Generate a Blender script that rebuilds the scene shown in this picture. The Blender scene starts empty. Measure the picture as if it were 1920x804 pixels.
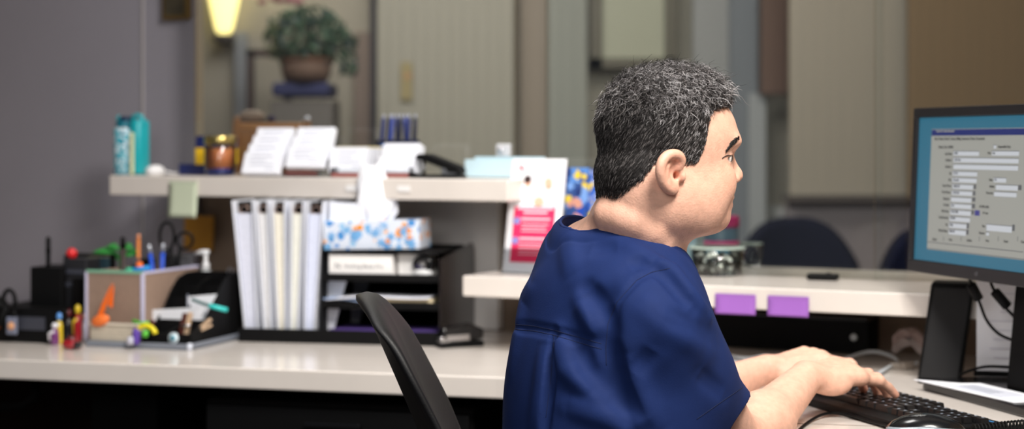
import bpy, math, random
import numpy as np
from mathutils import Vector, Matrix, Euler
PI = math.pi
sc = bpy.context.scene
COL = sc.collection
rnd = random.Random(7)

# ------------------------------------------------------------------ camera, world, lights, exposure
CAMZ, F, HY = 1.205, 3200.0, 270.0
cam_d = bpy.data.cameras.new('camera'); cam = bpy.data.objects.new('camera', cam_d); COL.objects.link(cam)
cam.location = (0, 0, CAMZ); cam.rotation_euler = (PI/2, 0, 0)
cam_d.sensor_width = 36; cam_d.lens = 36*F/1920
cam_d.shift_y = -(402-HY)/1920
cam_d.clip_start = .05; cam_d.clip_end = 60
cam_d.dof.use_dof = True; cam_d.dof.focus_distance = 2.53; cam_d.dof.aperture_fstop = 2.6
sc.camera = cam
w = bpy.data.worlds.new('world'); sc.world = w; w.use_nodes = True
w.node_tree.nodes['Background'].inputs[0].default_value = (.80, .86, 1, 1)
w.node_tree.nodes['Background'].inputs[1].default_value = .10
def area(name, loc, target, size, power, col=(1, .95, .88), sy=None, spread=180):
    l = bpy.data.lights.new(name, 'AREA'); l.energy = power; l.color = col; l.size = size
    l.spread = math.radians(spread)
    if sy: l.shape = 'RECTANGLE'; l.size_y = sy
    o = bpy.data.objects.new(name, l); COL.objects.link(o); o.location = loc
    o.rotation_euler = (Vector(target)-Vector(loc)).to_track_quat('-Z', 'Y').to_euler()
    return o
area('key_light', (.70, 1.35, 2.68), (.15, 2.6, 1.0), .6, 60, (1, .95, .89))
area('fill_light', (-.62, .2, 2.0), (-.1, 3.6, .95), .9, 17, (1, .96, .92))
area('counter_light', (.05, 3.0, 2.62), (-.05, 3.62, 1.0), .5, 9, (1, .97, .95), spread=110)
area('waiting_light', (-.2, 5.6, 2.62), (0, 6.4, 0), 1.6, 46, (1, .95, .89))
area('waiting_light_far', (1.3, 5.2, 2.62), (1.1, 6.4, 0), .8, 5, (1, .9, .75))
sc.view_settings.view_transform = 'Standard'; sc.view_settings.look = 'None'
sc.view_settings.gamma = 1; sc.view_settings.use_curve_mapping = False
sc.view_settings.exposure = .42
sc.cycles.use_denoising = True
sc.cycles.max_bounces = 8; sc.cycles.transparent_max_bounces = 16
sc.cycles.sample_clamp_indirect = 4

# ------------------------------------------------------------------ placing helpers
def Pz(px, py, z):
    d = F*(CAMZ-z)/(py-HY); return Vector(((px-960)*d/F, d, z))
def Pd(px, py, d):
    return Vector(((px-960)*d/F, d, CAMZ-(py-HY)*d/F))
UX, UY = .891, -.454          # the counter runs along this direction
NX, NY = .454, .891
OX, OY = -.011, 3.5
ROT = math.atan2(UY, UX)
def G(s, t, z=0): return Vector((OX+s*UX+t*NX, OY+s*UY+t*NY, z))
def S(px, t):
    k = (px-960)/F; ax, ay = OX+t*NX, OY+t*NY
    return (k*ay-ax)/(UX-k*UY)
def onc(px, t, z): return G(S(px, t), t, z)
ZD, ZU, ZL = .75, 1.126, .915

# ------------------------------------------------------------------ materials
MATS = {}
def srgb(c):
    return tuple(((v/255)/12.92 if v <= 10 else (((v/255)+.055)/1.055)**2.4) for v in c)
def mat(name, rgb, rough=.5, metal=0, noise=0, nscale=20, bump=0, bscale=80, emit=0, coat=0, alpha=1, sss=0, sheen=0, spec=.5):
    if name in MATS: return MATS[name]
    m = bpy.data.materials.new(name); m.use_nodes = True; MATS[name] = m
    nt = m.node_tree; b = nt.nodes['Principled BSDF']
    c = srgb(rgb)
    b.inputs['Base Color'].default_value = (*c, 1)
    b.inputs['Roughness'].default_value = rough; b.inputs['Metallic'].default_value = metal
    b.inputs['Coat Weight'].default_value = coat; b.inputs['Alpha'].default_value = alpha
    b.inputs['Specular IOR Level'].default_value = spec
    if sss:
        b.inputs['Subsurface Weight'].default_value = sss
        b.inputs['Subsurface Radius'].default_value = (1, .35, .2); b.inputs['Subsurface Scale'].default_value = .006
    if sheen: b.inputs['Sheen Weight'].default_value = sheen
    tc = nt.nodes.new('ShaderNodeTexCoord')
    if noise:
        n = nt.nodes.new('ShaderNodeTexNoise'); n.inputs['Scale'].default_value = nscale; n.inputs['Detail'].default_value = 4
        r = nt.nodes.new('ShaderNodeValToRGB')
        r.color_ramp.elements[0].position = .3; r.color_ramp.elements[1].position = .7
        r.color_ramp.elements[0].color = (*[v*(1-noise) for v in c], 1); r.color_ramp.elements[1].color = (*[min(1, v*(1+noise)) for v in c], 1)
        nt.links.new(tc.outputs['Object'], n.inputs['Vector']); nt.links.new(n.outputs['Fac'], r.inputs[0]); nt.links.new(r.outputs[0], b.inputs['Base Color'])
    if bump:
        n2 = nt.nodes.new('ShaderNodeTexNoise'); n2.inputs['Scale'].default_value = bscale; n2.inputs['Detail'].default_value = 5
        bp = nt.nodes.new('ShaderNodeBump'); bp.inputs['Strength'].default_value = bump; bp.inputs['Distance'].default_value = .002
        nt.links.new(tc.outputs['Object'], n2.inputs['Vector']); nt.links.new(n2.outputs['Fac'], bp.inputs['Height']); nt.links.new(bp.outputs[0], b.inputs['Normal'])
    if emit:
        b.inputs['Emission Color'].default_value = (*c, 1); b.inputs['Emission Strength'].default_value = emit
    return m
def glass_mat(name, tint=(.975, .985, .98), refl=.8):
    m = bpy.data.materials.new(name); m.use_nodes = True; MATS[name] = m
    nt = m.node_tree; nt.nodes.clear()
    o = nt.nodes.new('ShaderNodeOutputMaterial'); mx = nt.nodes.new('ShaderNodeMixShader')
    t = nt.nodes.new('ShaderNodeBsdfTransparent'); t.inputs[0].default_value = (*tint, 1)
    g = nt.nodes.new('ShaderNodeBsdfGlossy'); g.inputs['Roughness'].default_value = .01
    f = nt.nodes.new('ShaderNodeFresnel'); f.inputs[0].default_value = 1.45
    mu = nt.nodes.new('ShaderNodeMath'); mu.operation = 'MULTIPLY'; mu.inputs[1].default_value = refl
    nt.links.new(f.outputs[0], mu.inputs[0]); nt.links.new(mu.outputs[0], mx.inputs[0])
    nt.links.new(t.outputs[0], mx.inputs[1]); nt.links.new(g.outputs[0], mx.inputs[2]); nt.links.new(mx.outputs[0], o.inputs[0])
    return m
GLASS = glass_mat('clear glass'); ACRYL = glass_mat('clear acrylic', (.9, .92, .93), 1.3)
def pattern_mat(name, base, cols, scale, rough=.5, thr=.35):
    """printed pattern: coloured blobs over a base colour"""
    if name in MATS: return MATS[name]
    m = bpy.data.materials.new(name); m.use_nodes = True; MATS[name] = m
    nt = m.node_tree; b = nt.nodes['Principled BSDF']; b.inputs['Roughness'].default_value = rough
    tc = nt.nodes.new('ShaderNodeTexCoord')
    v = nt.nodes.new('ShaderNodeTexVoronoi'); v.inputs['Scale'].default_value = scale
    n = nt.nodes.new('ShaderNodeTexNoise'); n.inputs['Scale'].default_value = scale*.8
    mp = nt.nodes.new('ShaderNodeMix'); mp.data_type = 'VECTOR'; mp.inputs[0].default_value = .02
    nt.links.new(tc.outputs['Object'], mp.inputs[4]); nt.links.new(n.outputs['Color'], mp.inputs[5])
    nt.links.new(tc.outputs['Object'], n.inputs['Vector']); nt.links.new(mp.outputs[1], v.inputs['Vector'])
    r = nt.nodes.new('ShaderNodeValToRGB'); r.color_ramp.interpolation = 'CONSTANT'
    els = r.color_ramp.elements
    allc = list(cols)
    els[0].position = 0; els[0].color = (*srgb(allc[0]), 1)
    els[1].position = 1/len(allc); els[1].color = (*srgb(allc[1 % len(allc)]), 1)
    for i in range(2, len(allc)):
        e = els.new(i/len(allc)); e.color = (*srgb(allc[i]), 1)
    sp = nt.nodes.new('ShaderNodeSeparateColor'); nt.links.new(v.outputs['Color'], sp.inputs[0]); nt.links.new(sp.outputs[0], r.inputs[0])
    lt = nt.nodes.new('ShaderNodeMath'); lt.operation = 'LESS_THAN'; lt.inputs[1].default_value = thr
    nt.links.new(v.outputs['Distance'], lt.inputs[0])
    mx = nt.nodes.new('ShaderNodeMix'); mx.data_type = 'RGBA'
    mx.inputs[6].default_value = (*srgb(base), 1)
    nt.links.new(lt.outputs[0], mx.inputs[0]); nt.links.new(r.outputs[0], mx.inputs[7]); nt.links.new(mx.outputs[2], b.inputs['Base Color'])
    return m

laminate = mat('cream laminate', (224, 216, 208), .26, noise=.04, nscale=6, coat=.35)
white_paint = mat('white paint', (240, 238, 236), .6)
wall_grey = mat('mauve grey wall paint', (138, 135, 144), .75, noise=.03, nscale=3, bump=.1, bscale=200)
wall_taupe = mat('taupe wall paint', (138, 120, 104), .75, noise=.03, nscale=3)
black_pl = mat('black plastic', (11, 11, 12), .55, bump=.05, bscale=300, spec=.15)
black_mt = mat('black matte', (7, 6, 6), .85, spec=.12)
black_gl = mat('black gloss', (16, 16, 18), .18)
paper = mat('white paper', (238, 240, 246), .8)
paper_edge = mat('page block', (215, 216, 222), .85, noise=.05, nscale=200)
grey_mt = mat('grey print', (140, 145, 160), .8)
chrome = mat('chrome', (205, 205, 208), .2, metal=1)
white_pl = mat('white plastic', (232, 232, 234), .35)
teal_pl = mat('teal plastic', (20, 165, 175), .35)

# ------------------------------------------------------------------ mesh builder
class MB:
    def __init__(s): s.v = []; s.f = []; s.m = []; s.sm = []
    def add(s, vs, fs, mi=0, smooth=False, M=None):
        b = len(s.v)
        for p in vs:
            p = Vector(p); s.v.append(tuple(M @ p) if M is not None else tuple(p))
        for f in fs: s.f.append([b+i for i in f]); s.m.append(mi); s.sm.append(smooth)
        return s
    def box(s, c, d, R=None, mi=0, taper=1):
        x, y, z = d[0]/2, d[1]/2, d[2]/2
        vs = [(-x, -y, -z), (x, -y, -z), (x, y, -z), (-x, y, -z), (-x*taper, -y*taper, z), (x*taper, -y*taper, z), (x*taper, y*taper, z), (-x*taper, y*taper, z)]
        M = Matrix.Translation(c)
        if R is not None: M = M @ (Euler(R).to_matrix().to_4x4() if not isinstance(R, Matrix) else R.to_4x4())
        return s.add(vs, [(0, 3, 2, 1), (4, 5, 6, 7), (0, 1, 5, 4), (1, 2, 6, 5), (2, 3, 7, 6), (3, 0, 4, 7)], mi, False, M)
    def prism(s, poly, h0, h1, mi=0, M=None, smooth=False):
        """polygon in xy, extruded z h0..h1"""
        n = len(poly)
        ar = sum(poly[i][0]*poly[(i+1) % n][1]-poly[(i+1) % n][0]*poly[i][1] for i in range(n))
        if ar < 0: poly = poly[::-1]
        vs = [(x, y, h0) for x, y in poly]+[(x, y, h1) for x, y in poly]
        s.add(vs, [tuple(range(n-1, -1, -1)), tuple(range(n, 2*n))], mi, False, M)
        b = len(s.v)-2*n
        for i in range(n):
            j = (i+1) % n; s.f.append([b+i, b+j, b+n+j, b+n+i]); s.m.append(mi); s.sm.append(smooth)
        return s
    def lathe(s, prof, n=24, mi=0, M=None, sx=1, sy=1):
        vs = []; fs = []; k = len(prof)
        for r, z in prof:
            for i in range(n):
                a = 2*PI*i/n; vs.append((r*math.cos(a)*sx, r*math.sin(a)*sy, z))
        for j in range(k-1):
            for i in range(n):
                i2 = (i+1) % n; fs.append((j*n+i, j*n+i2, (j+1)*n+i2, (j+1)*n+i))
        fs.append(tuple(range(n-1, -1, -1))); fs.append(tuple(range((k-1)*n, k*n)))
        return s.add(vs, fs, mi, True, M)
    def tube(s, pts, r, n=8, mi=0, closed=False):
        pts = [Vector(p) for p in pts]; k = len(pts)
        rs = r if isinstance(r, (list, tuple)) else [r]*k
        vs = []; fs = []; up = None
        for i, p in enumerate(pts):
            a = pts[i-1] if (i > 0 or closed) else p; b = pts[(i+1) % k] if (i < k-1 or closed) else p
            t = (b-a).normalized()
            if up is None: up = t.orthogonal().normalized()
            up = (up-t*up.dot(t)).normalized(); sd = t.cross(up)
            for j in range(n):
                an = 2*PI*j/n; vs.append(p+(up*math.cos(an)+sd*math.sin(an))*rs[i])
        m = k if closed else k-1
        for i in range(m):
            i2 = (i+1) % k
            for j in range(n):
                j2 = (j+1) % n; fs.append((i*n+j, i*n+j2, i2*n+j2, i2*n+j))
        if not closed: fs.append(tuple(range(n-1, -1, -1))); fs.append(tuple(range((k-1)*n, k*n)))
        return s.add(vs, fs, mi, True)
    def ell(s, c, r, mi=0, R=None, n=16, h=10):
        vs = [(0, 0, -1)]; fs = []
        for j in range(1, h):
            ph = -PI/2+PI*j/h
            for i in range(n):
                a = 2*PI*i/n; vs.append((math.cos(ph)*math.cos(a), math.cos(ph)*math.sin(a), math.sin(ph)))
        vs.append((0, 0, 1)); top = len(vs)-1
        for i in range(n):
            i2 = (i+1) % n; fs.append((0, 1+i2, 1+i)); fs.append((top, 1+(h-2)*n+i, 1+(h-2)*n+i2))
            for j in range(h-2): fs.append((1+j*n+i, 1+j*n+i2, 1+(j+1)*n+i2, 1+(j+1)*n+i))
        M = Matrix.Translation(c)
        if R is not None: M = M @ Euler(R).to_matrix().to_4x4()
        return s.add(vs, fs, mi, True, M @ Matrix.Diagonal((*r, 1)))
    def grid(s, fn, nu, nv, mi=0, smooth=True):
        vs = [fn(i/nu, j/nv) for j in range(nv+1) for i in range(nu+1)]
        fs = [(j*(nu+1)+i, j*(nu+1)+i+1, (j+1)*(nu+1)+i+1, (j+1)*(nu+1)+i) for j in range(nv) for i in range(nu)]
        return s.add(vs, fs, mi, smooth)
    def build(s, name, mats, parent=None, bevel=0, solid=0, sub=0, loc=None, rot=None, segs=2):
        me = bpy.data.meshes.new(name); me.from_pydata(s.v, [], s.f)
        if not isinstance(mats, (list, tuple)): mats = [mats]
        for m in mats: me.materials.append(m)
        me.polygons.foreach_set('material_index', s.m); me.polygons.foreach_set('use_smooth', s.sm); me.update()
        o = bpy.data.objects.new(name, me); COL.objects.link(o)
        if parent: o.parent = parent
        if loc is not None: o.location = loc
        if rot is not None: o.rotation_euler = rot if isinstance(rot, (tuple, Euler)) else (0, 0, rot)
        if solid: md = o.modifiers.new('solid', 'SOLIDIFY'); md.thickness = solid; md.offset = 0
        if sub: md = o.modifiers.new('sub', 'SUBSURF'); md.levels = md.render_levels = sub
        if bevel:
            md = o.modifiers.new('bevel', 'BEVEL'); md.width = bevel; md.segments = segs; md.limit_method = 'ANGLE'; md.angle_limit = .7
            md.harden_normals = False
        return o
def tag(o, label, cat, group=None, kind=None):
    if label: o['label'] = label
    if cat: o['category'] = cat
    if group: o['group'] = group
    if kind: o['kind'] = kind
    return o
def thing(name, label, cat, loc=(0, 0, 0), rotz=0, group=None):
    o = bpy.data.objects.new(name, None); COL.objects.link(o); o.location = loc; o.rotation_euler = (0, 0, rotz)
    o.empty_display_size = .05
    return tag(o, label, cat, group)
def struct(o): o['kind'] = 'structure'; return o
def copy_tree(o, parent=None):
    c = o.copy(); COL.objects.link(c); c.parent = parent
    for ch in list(o.children): copy_tree(ch, c)
    return c
def text_mb(mb, txt, size, M, mi=0, ext=0, align='LEFT', sx=1, bold=0):
    cu = bpy.data.curves.new('t', 'FONT'); cu.body = txt; cu.size = size; cu.extrude = ext; cu.resolution_u = 2; cu.offset = bold*size; cu.align_x = align
    ob = bpy.data.objects.new('t', cu); COL.objects.link(ob); bpy.context.view_layer.update()
    dg = bpy.context.evaluated_depsgraph_get(); ev = ob.evaluated_get(dg); me = ev.to_mesh()
    mb.add([(v.co.x*sx, v.co.y, v.co.z) for v in me.vertices], [tuple(p.vertices) for p in me.polygons], mi, False, M)
    ev.to_mesh_clear(); bpy.data.objects.remove(ob); bpy.data.curves.remove(cu)

# ================================================================== STRUCTURE
carpet = mat('dark carpet', (52, 46, 44), .95, noise=.2, nscale=120)
struct(MB().box((0, 4.0, -.05), (7, 11, .1)).build('floor', carpet))
struct(MB().box((0, 6.15, 2.75), (7, 6.7, .1)).build('ceiling', white_paint))
def gbox(mb, s0, s1, t0, t1, z0, z1, mi=0):
    return mb.box(G((s0+s1)/2, (t0+t1)/2, (z0+z1)/2), (s1-s0, t1-t0, z1-z0), (0, 0, ROT), mi)
SG = S(366, .49)              # where the glass begins
m = MB(); gbox(m, -2.35, S(366, .60), .60, .63, 0, 2.7); struct(m.build('wall_left', wall_grey))
m = MB(); gbox(m, S(366, .60)+.001, S(366, .60)+.004, .60, .63, ZU+.002, 2.7); struct(m.build('trim_3', mat('tan lit end cap', (150, 138, 118), .7)))  # wall end coloured tan to carry the warm light on it
m = MB(); gbox(m, S(366, .60)-.1, S(945, .40), .625, .72, 0, ZU-.052); struct(m.build('wall_counter', wall_taupe))
m = MB(); gbox(m, S(945, .40)+.002, 1.75, .62, .72, 0, .869); struct(m.build('wall_ledge', wall_taupe))
m = MB(); gbox(m, S(266, .595), S(268, .595), .594, .60, ZD, 2.7); struct(m.build('trim_1', mat('pane edge glint', (165, 160, 160), .6)))  # pale strip painted for the reflecting edge of a glass pane
# white support panel under the upper counter
m = MB(); gbox(m, -.62, S(938, .60), .585, .615, ZD+.001, ZU-.050); struct(m.build('trim_2', white_paint, bevel=.002))
struct(MB().box((1.95, 4.2, 1.35), (.1, 9.0, 2.7)).build('wall_right', mat('tan wall paint', (128, 104, 72), .8)))
struct(MB().box((0, 7.05, 1.35), (5, .1, 2.7)).build('wall_back', mat('waiting room wall paint', (150, 145, 134), .8, noise=.03, nscale=2)))
struct(MB().box((-2.45, 5.4, 1.35), (.1, 3.3, 2.7)).build('wall_waiting', mat('waiting side wall', (150, 138, 120), .8)))
# glass panes
def pane(n, px0, px1, t, z0):
    mb = MB(); gbox(mb, S(px0, t) if px0 is not None else -1, S(px1, t) if px1 < 2300 else 1.75, t-.003, t+.003, z0, 2.69)
    struct(mb.build(n, GLASS))
pane('window_1', 367, 972, .49, ZU+.001)
pane('window_2', 967, 1656, .475, ZL+.002)
pane('window_3', 1640, 2300, .49, ZL+.002)
pane('window_4', 1024, 1700, .505, ZL+.002)
# glass clip
t_ = thing('glass_clip', 'small chrome clip holding the glass pane above the counter', 'clip', onc(945, .48, CAMZ-2*3.9/F-.012), ROT)
MB().box((0, 0, 0), (.036, .014, .030)).build('clip_body', mat('bright clip', (235, 235, 238), .25, metal=.3), t_, bevel=.003)
MB().lathe([(.006, 0), (.006, .006)], 12, M=Matrix.Translation((-.004, -.006, 0)) @ Matrix.Rotation(PI/2, 4, 'X')).build('screw', chrome, t_)

# ------------------------------------------------------------------ counters and desk
o = MB(); gbox(o, S(205, .255), S(951, .255), .255, .86, ZU-.049, ZU)
tag(o.build('upper_counter', laminate, bevel=.003), 'high cream laminate counter slab across the left, under the card holders', 'counter')
o = MB(); gbox(o, S(867, .19), 1.75, .19, .76, ZL-.045, ZL)
tag(o.build('lower_counter', laminate, bevel=.003), 'lower cream laminate ledge behind the man with two purple notes on its edge', 'counter')
deskp = [(-2.1, 3.885), (-1.083, 3.612), (-.031, 3.332), (.16, 3.262), (.26, 3.20), (.33, 3.10), (.375, 2.92), (.585, 2.2), (1.88, 2.2), tuple(G(1.85, .48)[:2]), tuple(G(1.65, .55)[:2]), tuple(G(1.5, .615)[:2]), tuple(G(-.02, .615)[:2]), tuple(G(-.05, .58)[:2]), tuple(G(-2.1, .58)[:2])]
deskp[9] = (1.88, 2.98)
desk = thing('corner_desk', 'long cream laminate corner desk running from the left edge round to the keyboard', 'desk', (0, 0, 0))
MB().prism(deskp, ZD-.042, ZD).build('worktop', laminate, desk, bevel=.003)
mb = MB()
p0 = Pd(265, 760, 3.95); p1 = Pd(390, 760, 3.92)
mb.box(((p0.x+p1.x)/2, 3.95, (ZD-.042)/2), (.155, .5, ZD-.042), (0, 0, -.26)); mb.build('support_leg', black_mt, desk)
MB().box((1.2, 2.6, .354), (.04, .7, .708)).build('support_leg', black_mt, desk)
MB().box((-1.0, 4.14, .354), (1.9, .02, .70), (0, 0, -.36)).build('shade_panel', mat('dark shade board', (30, 21, 18), .9, spec=.1), desk)  # dark panel added to stand in for the shade under the desk
# seam of the right worktop
MB().box((0, 0, 0), (.5, .0012, .0008)).build('seam', mat('seam dark', (120, 108, 96), .6), desk, loc=(.66, 2.735, ZD+.0003), rot=-.22)
# desk arm bracket at the far left
t_ = thing('tray_arm', 'dark metal arm bracket hanging under the desk at the far left', 'bracket', Pd(40, 735, 3.72))
MB().tube([(.03, 0, .03), (.03, 0, -.01), (-.0, 0, -.03), (-.09, 0, -.035)], .011).build('arm', black_mt, t_)
# pedestal under desk
cb = thing('drawer_cabinet', 'black drawer cabinet under the desk beside the chair', 'cabinet', (-.29, 3.72, 0), -.27)
MB().box((0, .0, .345), (.58, .5, .66)).build('body', black_mt, cb, bevel=.004)
for k, (z0, z1) in enumerate(((.03, .23), (.24, .44), (.45, .665))):
    d = MB().box((0, -.256, (z0+z1)/2), (.57, .016, z1-z0)).build('drawer', black_pl, cb, bevel=.003)
    MB().box((0, -.272, z1-.03), (.12, .014, .012)).build('handle', black_gl, d, bevel=.003)
MB().lathe([(.009, 0), (.011, .004), (.009, .012), (.004, .014)], 12, M=Matrix.Translation((.2, -.264, .64)) @ Matrix.Rotation(PI/2, 4, 'X')).build('lock', mat('brass dull', (150, 130, 90), .35, metal=1), cb)

# ================================================================== PERSON (implicit surfaces meshed in numpy)
def sm_min(a, b, k):
    if k <= 0: return np.minimum(a, b)
    h = np.clip(.5+.5*(b-a)/k, 0, 1); return b+(a-b)*h-k*h*(1-h)
class SDF:
    def __init__(s): s.ops = []; s.M = None
    def frame(s, M): s.M = M          # local->world for the following shapes
    def _reg(s, kind, c, rad, fn, k):
        c = np.array(c, float)
        if s.M is not None:
            R = np.array(s.M.to_3x3()); T = np.array(s.M.translation); g = fn
            fn = lambda P, R=R, T=T, g=g: g((P-T) @ R)
            c = R @ c+T
        s.ops.append((kind, c, rad, fn, k))
    def ell(s, c, r, k=.01, R=None, op='u'):
        c = np.array(c, float); r = np.array(r, float)
        Rm = np.array(Euler(R).to_matrix()) if R is not None else None
        def fn(P):
            q = P-c
            if Rm is not None: q = q @ Rm
            k0 = np.linalg.norm(q/r, axis=1); k1 = np.linalg.norm(q/(r*r), axis=1)+1e-9
            return k0*(k0-1)/k1
        s._reg(op, c, max(r), fn, k)
    def cone(s, a, b, ra, rb, k=.01, op='u', flat=None, fax=None):
        a = np.array(a, float); b = np.array(b, float); ba = b-a; L2 = ba @ ba
        fa = np.array(fax, float)/np.linalg.norm(fax) if fax is not None else None
        def fn(P):
            h = np.clip((P-a) @ ba/L2, 0, 1); d = P-a-h[:, None]*ba
            if fa is not None:
                pr = d @ fa; d = d+np.outer(pr*(flat-1), fa)
            n = np.linalg.norm(d, axis=1)
            return n-(ra+(rb-ra)*h)
        s._reg(op, (a+b)/2, math.sqrt(L2)/2+max(ra, rb), fn, k)
    def chain(s, pts, rs, k=.01, op='u', **kw):
        for i in range(len(pts)-1): s.cone(pts[i], pts[i+1], rs[i], rs[i+1], k if i == 0 else k, op, **kw)
    def __call__(s, P, cen=None, rad=None):
        d = np.full(len(P), 1.0)
        for kind, c, r, fn, k in s.ops:
            if cen is not None and np.linalg.norm(cen-c) > r+rad+k*1.5+.012: continue
            v = fn(P)
            if kind == 'u': d = sm_min(d, v, k)
            elif kind == 's': d = -sm_min(-d, v, k)
            elif kind == 'i': d = -sm_min(-d, -v, k)
        return d
def mesh_sdf(f, lo, hi, res, N=20):
    """surface nets over sparse blocks"""
    lo = np.array(lo, float); n = np.ceil((np.array(hi)-lo)/(res*N)).astype(int); B = res*N
    dim = n*N+2; Vs = []; Is = []; Qs = []
    ii, jj, kk = np.meshgrid(*[np.arange(N+1)]*3, indexing='ij')
    base = np.stack([ii, jj, kk], -1).reshape(-1, 3)
    cid = lambda I: (I[..., 0]*dim[1]+I[..., 1])*dim[2]+I[..., 2]
    halfd = B*math.sqrt(3)/2
    for bx in range(n[0]):
        for by in range(n[1]):
            for bz in range(n[2]):
                b0 = np.array([bx, by, bz])*N; cen = lo+(b0+N/2)*res
                if abs(f(cen[None], cen, halfd)[0]) > halfd*1.7+.02: continue
                D = f(lo+(b0+base)*res, cen, halfd).reshape(N+1, N+1, N+1)
                if D.min() > 0 or D.max() < 0: continue
                neg = D < 0
                # cell vertices
                acc = np.zeros((N, N, N, 3)); cnt = np.zeros((N, N, N))
                corners = [(a, b, c) for a in (0, 1) for b in (0, 1) for c in (0, 1)]
                sl = lambda a: slice(a, N+a)
                for a in corners:
                    for ax in range(3):
                        if a[ax]: continue
                        b = list(a); b[ax] = 1
                        d0 = D[sl(a[0]), sl(a[1]), sl(a[2])]; d1 = D[sl(b[0]), sl(b[1]), sl(b[2])]
                        x = (d0 < 0) != (d1 < 0)
                        t = np.where(x, d0/np.where(x, d0-d1, 1), 0)
                        for q in range(3): acc[..., q] += np.where(x, (a[q]+t) if q == ax else a[q], 0)
                        cnt += x
                act = np.argwhere(cnt > 0)
                p = acc[tuple(act.T)]/cnt[tuple(act.T)][:, None]
                Vs.append(lo+(b0+act+p)*res); Is.append(cid(b0+act))
                for ax in range(3):
                    sh = [slice(0, N)]*3; sh2 = list(sh); sh2[ax] = slice(1, N+1)
                    n0 = neg[tuple(sh)]; n1 = neg[tuple(sh2)]
                    for flip in (0, 1):
                        E = np.argwhere((n0 & ~n1) if flip == 0 else (~n0 & n1))
                        if not len(E): continue
                        u, v = (ax+1) % 3, (ax+2) % 3; g = b0+E
                        du = np.zeros(3, int); du[u] = 1; dv = np.zeros(3, int); dv[v] = 1
                        q = np.stack([cid(g-du-dv), cid(g-dv), cid(g), cid(g-du)], 1)
                        Qs.append(q if flip == 0 else q[:, ::-1])
    V = np.concatenate(Vs); I = np.concatenate(Is); Q = np.concatenate(Qs)
    o = np.argsort(I); I = I[o]; V = V[o]
    idx = np.clip(np.searchsorted(I, Q), 0, len(I)-1); ok = (I[idx] == Q).all(1)
    return V, idx[ok]
def smooth_mesh(V, Q, it=1, lam=.5):
    for _ in range(it):
        A = np.zeros_like(V); C = np.zeros(len(V))
        for i in range(4):
            np.add.at(A, Q[:, i], V[Q[:, (i+1) % 4]]); np.add.at(C, Q[:, i], 1)
            np.add.at(A, Q[:, (i+1) % 4], V[Q[:, i]]); np.add.at(C, Q[:, (i+1) % 4], 1)
        V = V+lam*(A/np.maximum(C, 1)[:, None]-V)
    return V
def np_mesh(name, V, Q, mats, parent=None, mi=None, smooth=True):
    me = bpy.data.meshes.new(name); nv, nf = len(V), len(Q); k = Q.shape[1]
    me.vertices.add(nv); me.vertices.foreach_set('co', np.ascontiguousarray(V, np.float32).ravel())
    me.loops.add(nf*k); me.loops.foreach_set('vertex_index', np.ascontiguousarray(Q, np.int32).ravel())
    me.polygons.add(nf); me.polygons.foreach_set('loop_start', np.arange(0, nf*k, k, dtype=np.int32))
    for m in (mats if isinstance(mats, (list, tuple)) else [mats]): me.materials.append(m)
    if mi is not None: me.polygons.foreach_set('material_index', np.ascontiguousarray(mi, np.int32))
    me.polygons.foreach_set('use_smooth', np.full(nf, smooth)); me.update(calc_edges=True)
    o = bpy.data.objects.new(name, me); COL.objects.link(o)
    if parent: o.parent = parent
    return o

FW = np.array([.927, .375, 0]); RT = np.array([.375, -.927, 0]); UPV = np.array([0, 0, 1.])
BODYM = Matrix.Translation((.13, 2.53, 0)) @ Matrix.Rotation(math.radians(22), 4, 'Z')   # x forward, y left
HEADM = Matrix.Translation((.214, 2.5, 1.163)) @ Matrix.Rotation(math.radians(20), 4, 'Z')
SR = np.array([.206, 2.405, .948]); ER = np.array([.343, 2.60, .742]); WR = np.array([.488, 2.82, .822])
SL = np.array([.118, 2.73, .965]); EL = np.array([.21, 2.88, .745]); WL = np.array([.452, 3.03, .806])

def torso(f, g=0.0):
    f.frame(BODYM)
    f.ell((-.03, 0, .60), (.15+g, .19+g, .16+g), .05)
    f.ell((.02, 0, .78), (.15+g, .18+g, .20+g), .06)
    f.ell((.026, 0, .905), (.128+g, .178+g, .175+g), .06)
    f.ell((.012, .0, .985), (.080+g, .12+g, .055+g), .05)
    f.frame(None)
def shoulders(f, g=0.0):
    NB = np.array([.155, 2.56, 1.030])
    f.ell((.112, 2.60, 1.042), (.05+g, .06+g, .045+g), .04)
    f.cone(NB, SR+[-.01, .01, .01], .052+g, .054+g, .06)
    f.cone(NB, SL+[.01, -.01, .01], .052+g, .054+g, .06)
def spline(P, n):
    P = [np.array(p, float) for p in P]; out = []
    for i in range(len(P)-1):
        p0, p1, p2, p3 = P[max(0, i-1)], P[i], P[i+1], P[min(len(P)-1, i+2)]
        for k in range(n):
            t = k/n; out.append(.5*((2*p1)+(p2-p0)*t+(2*p0-5*p1+4*p2-p3)*t*t+(3*p1-p0-3*p2+p3)*t**3))
    return out+[P[-1]]
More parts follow.
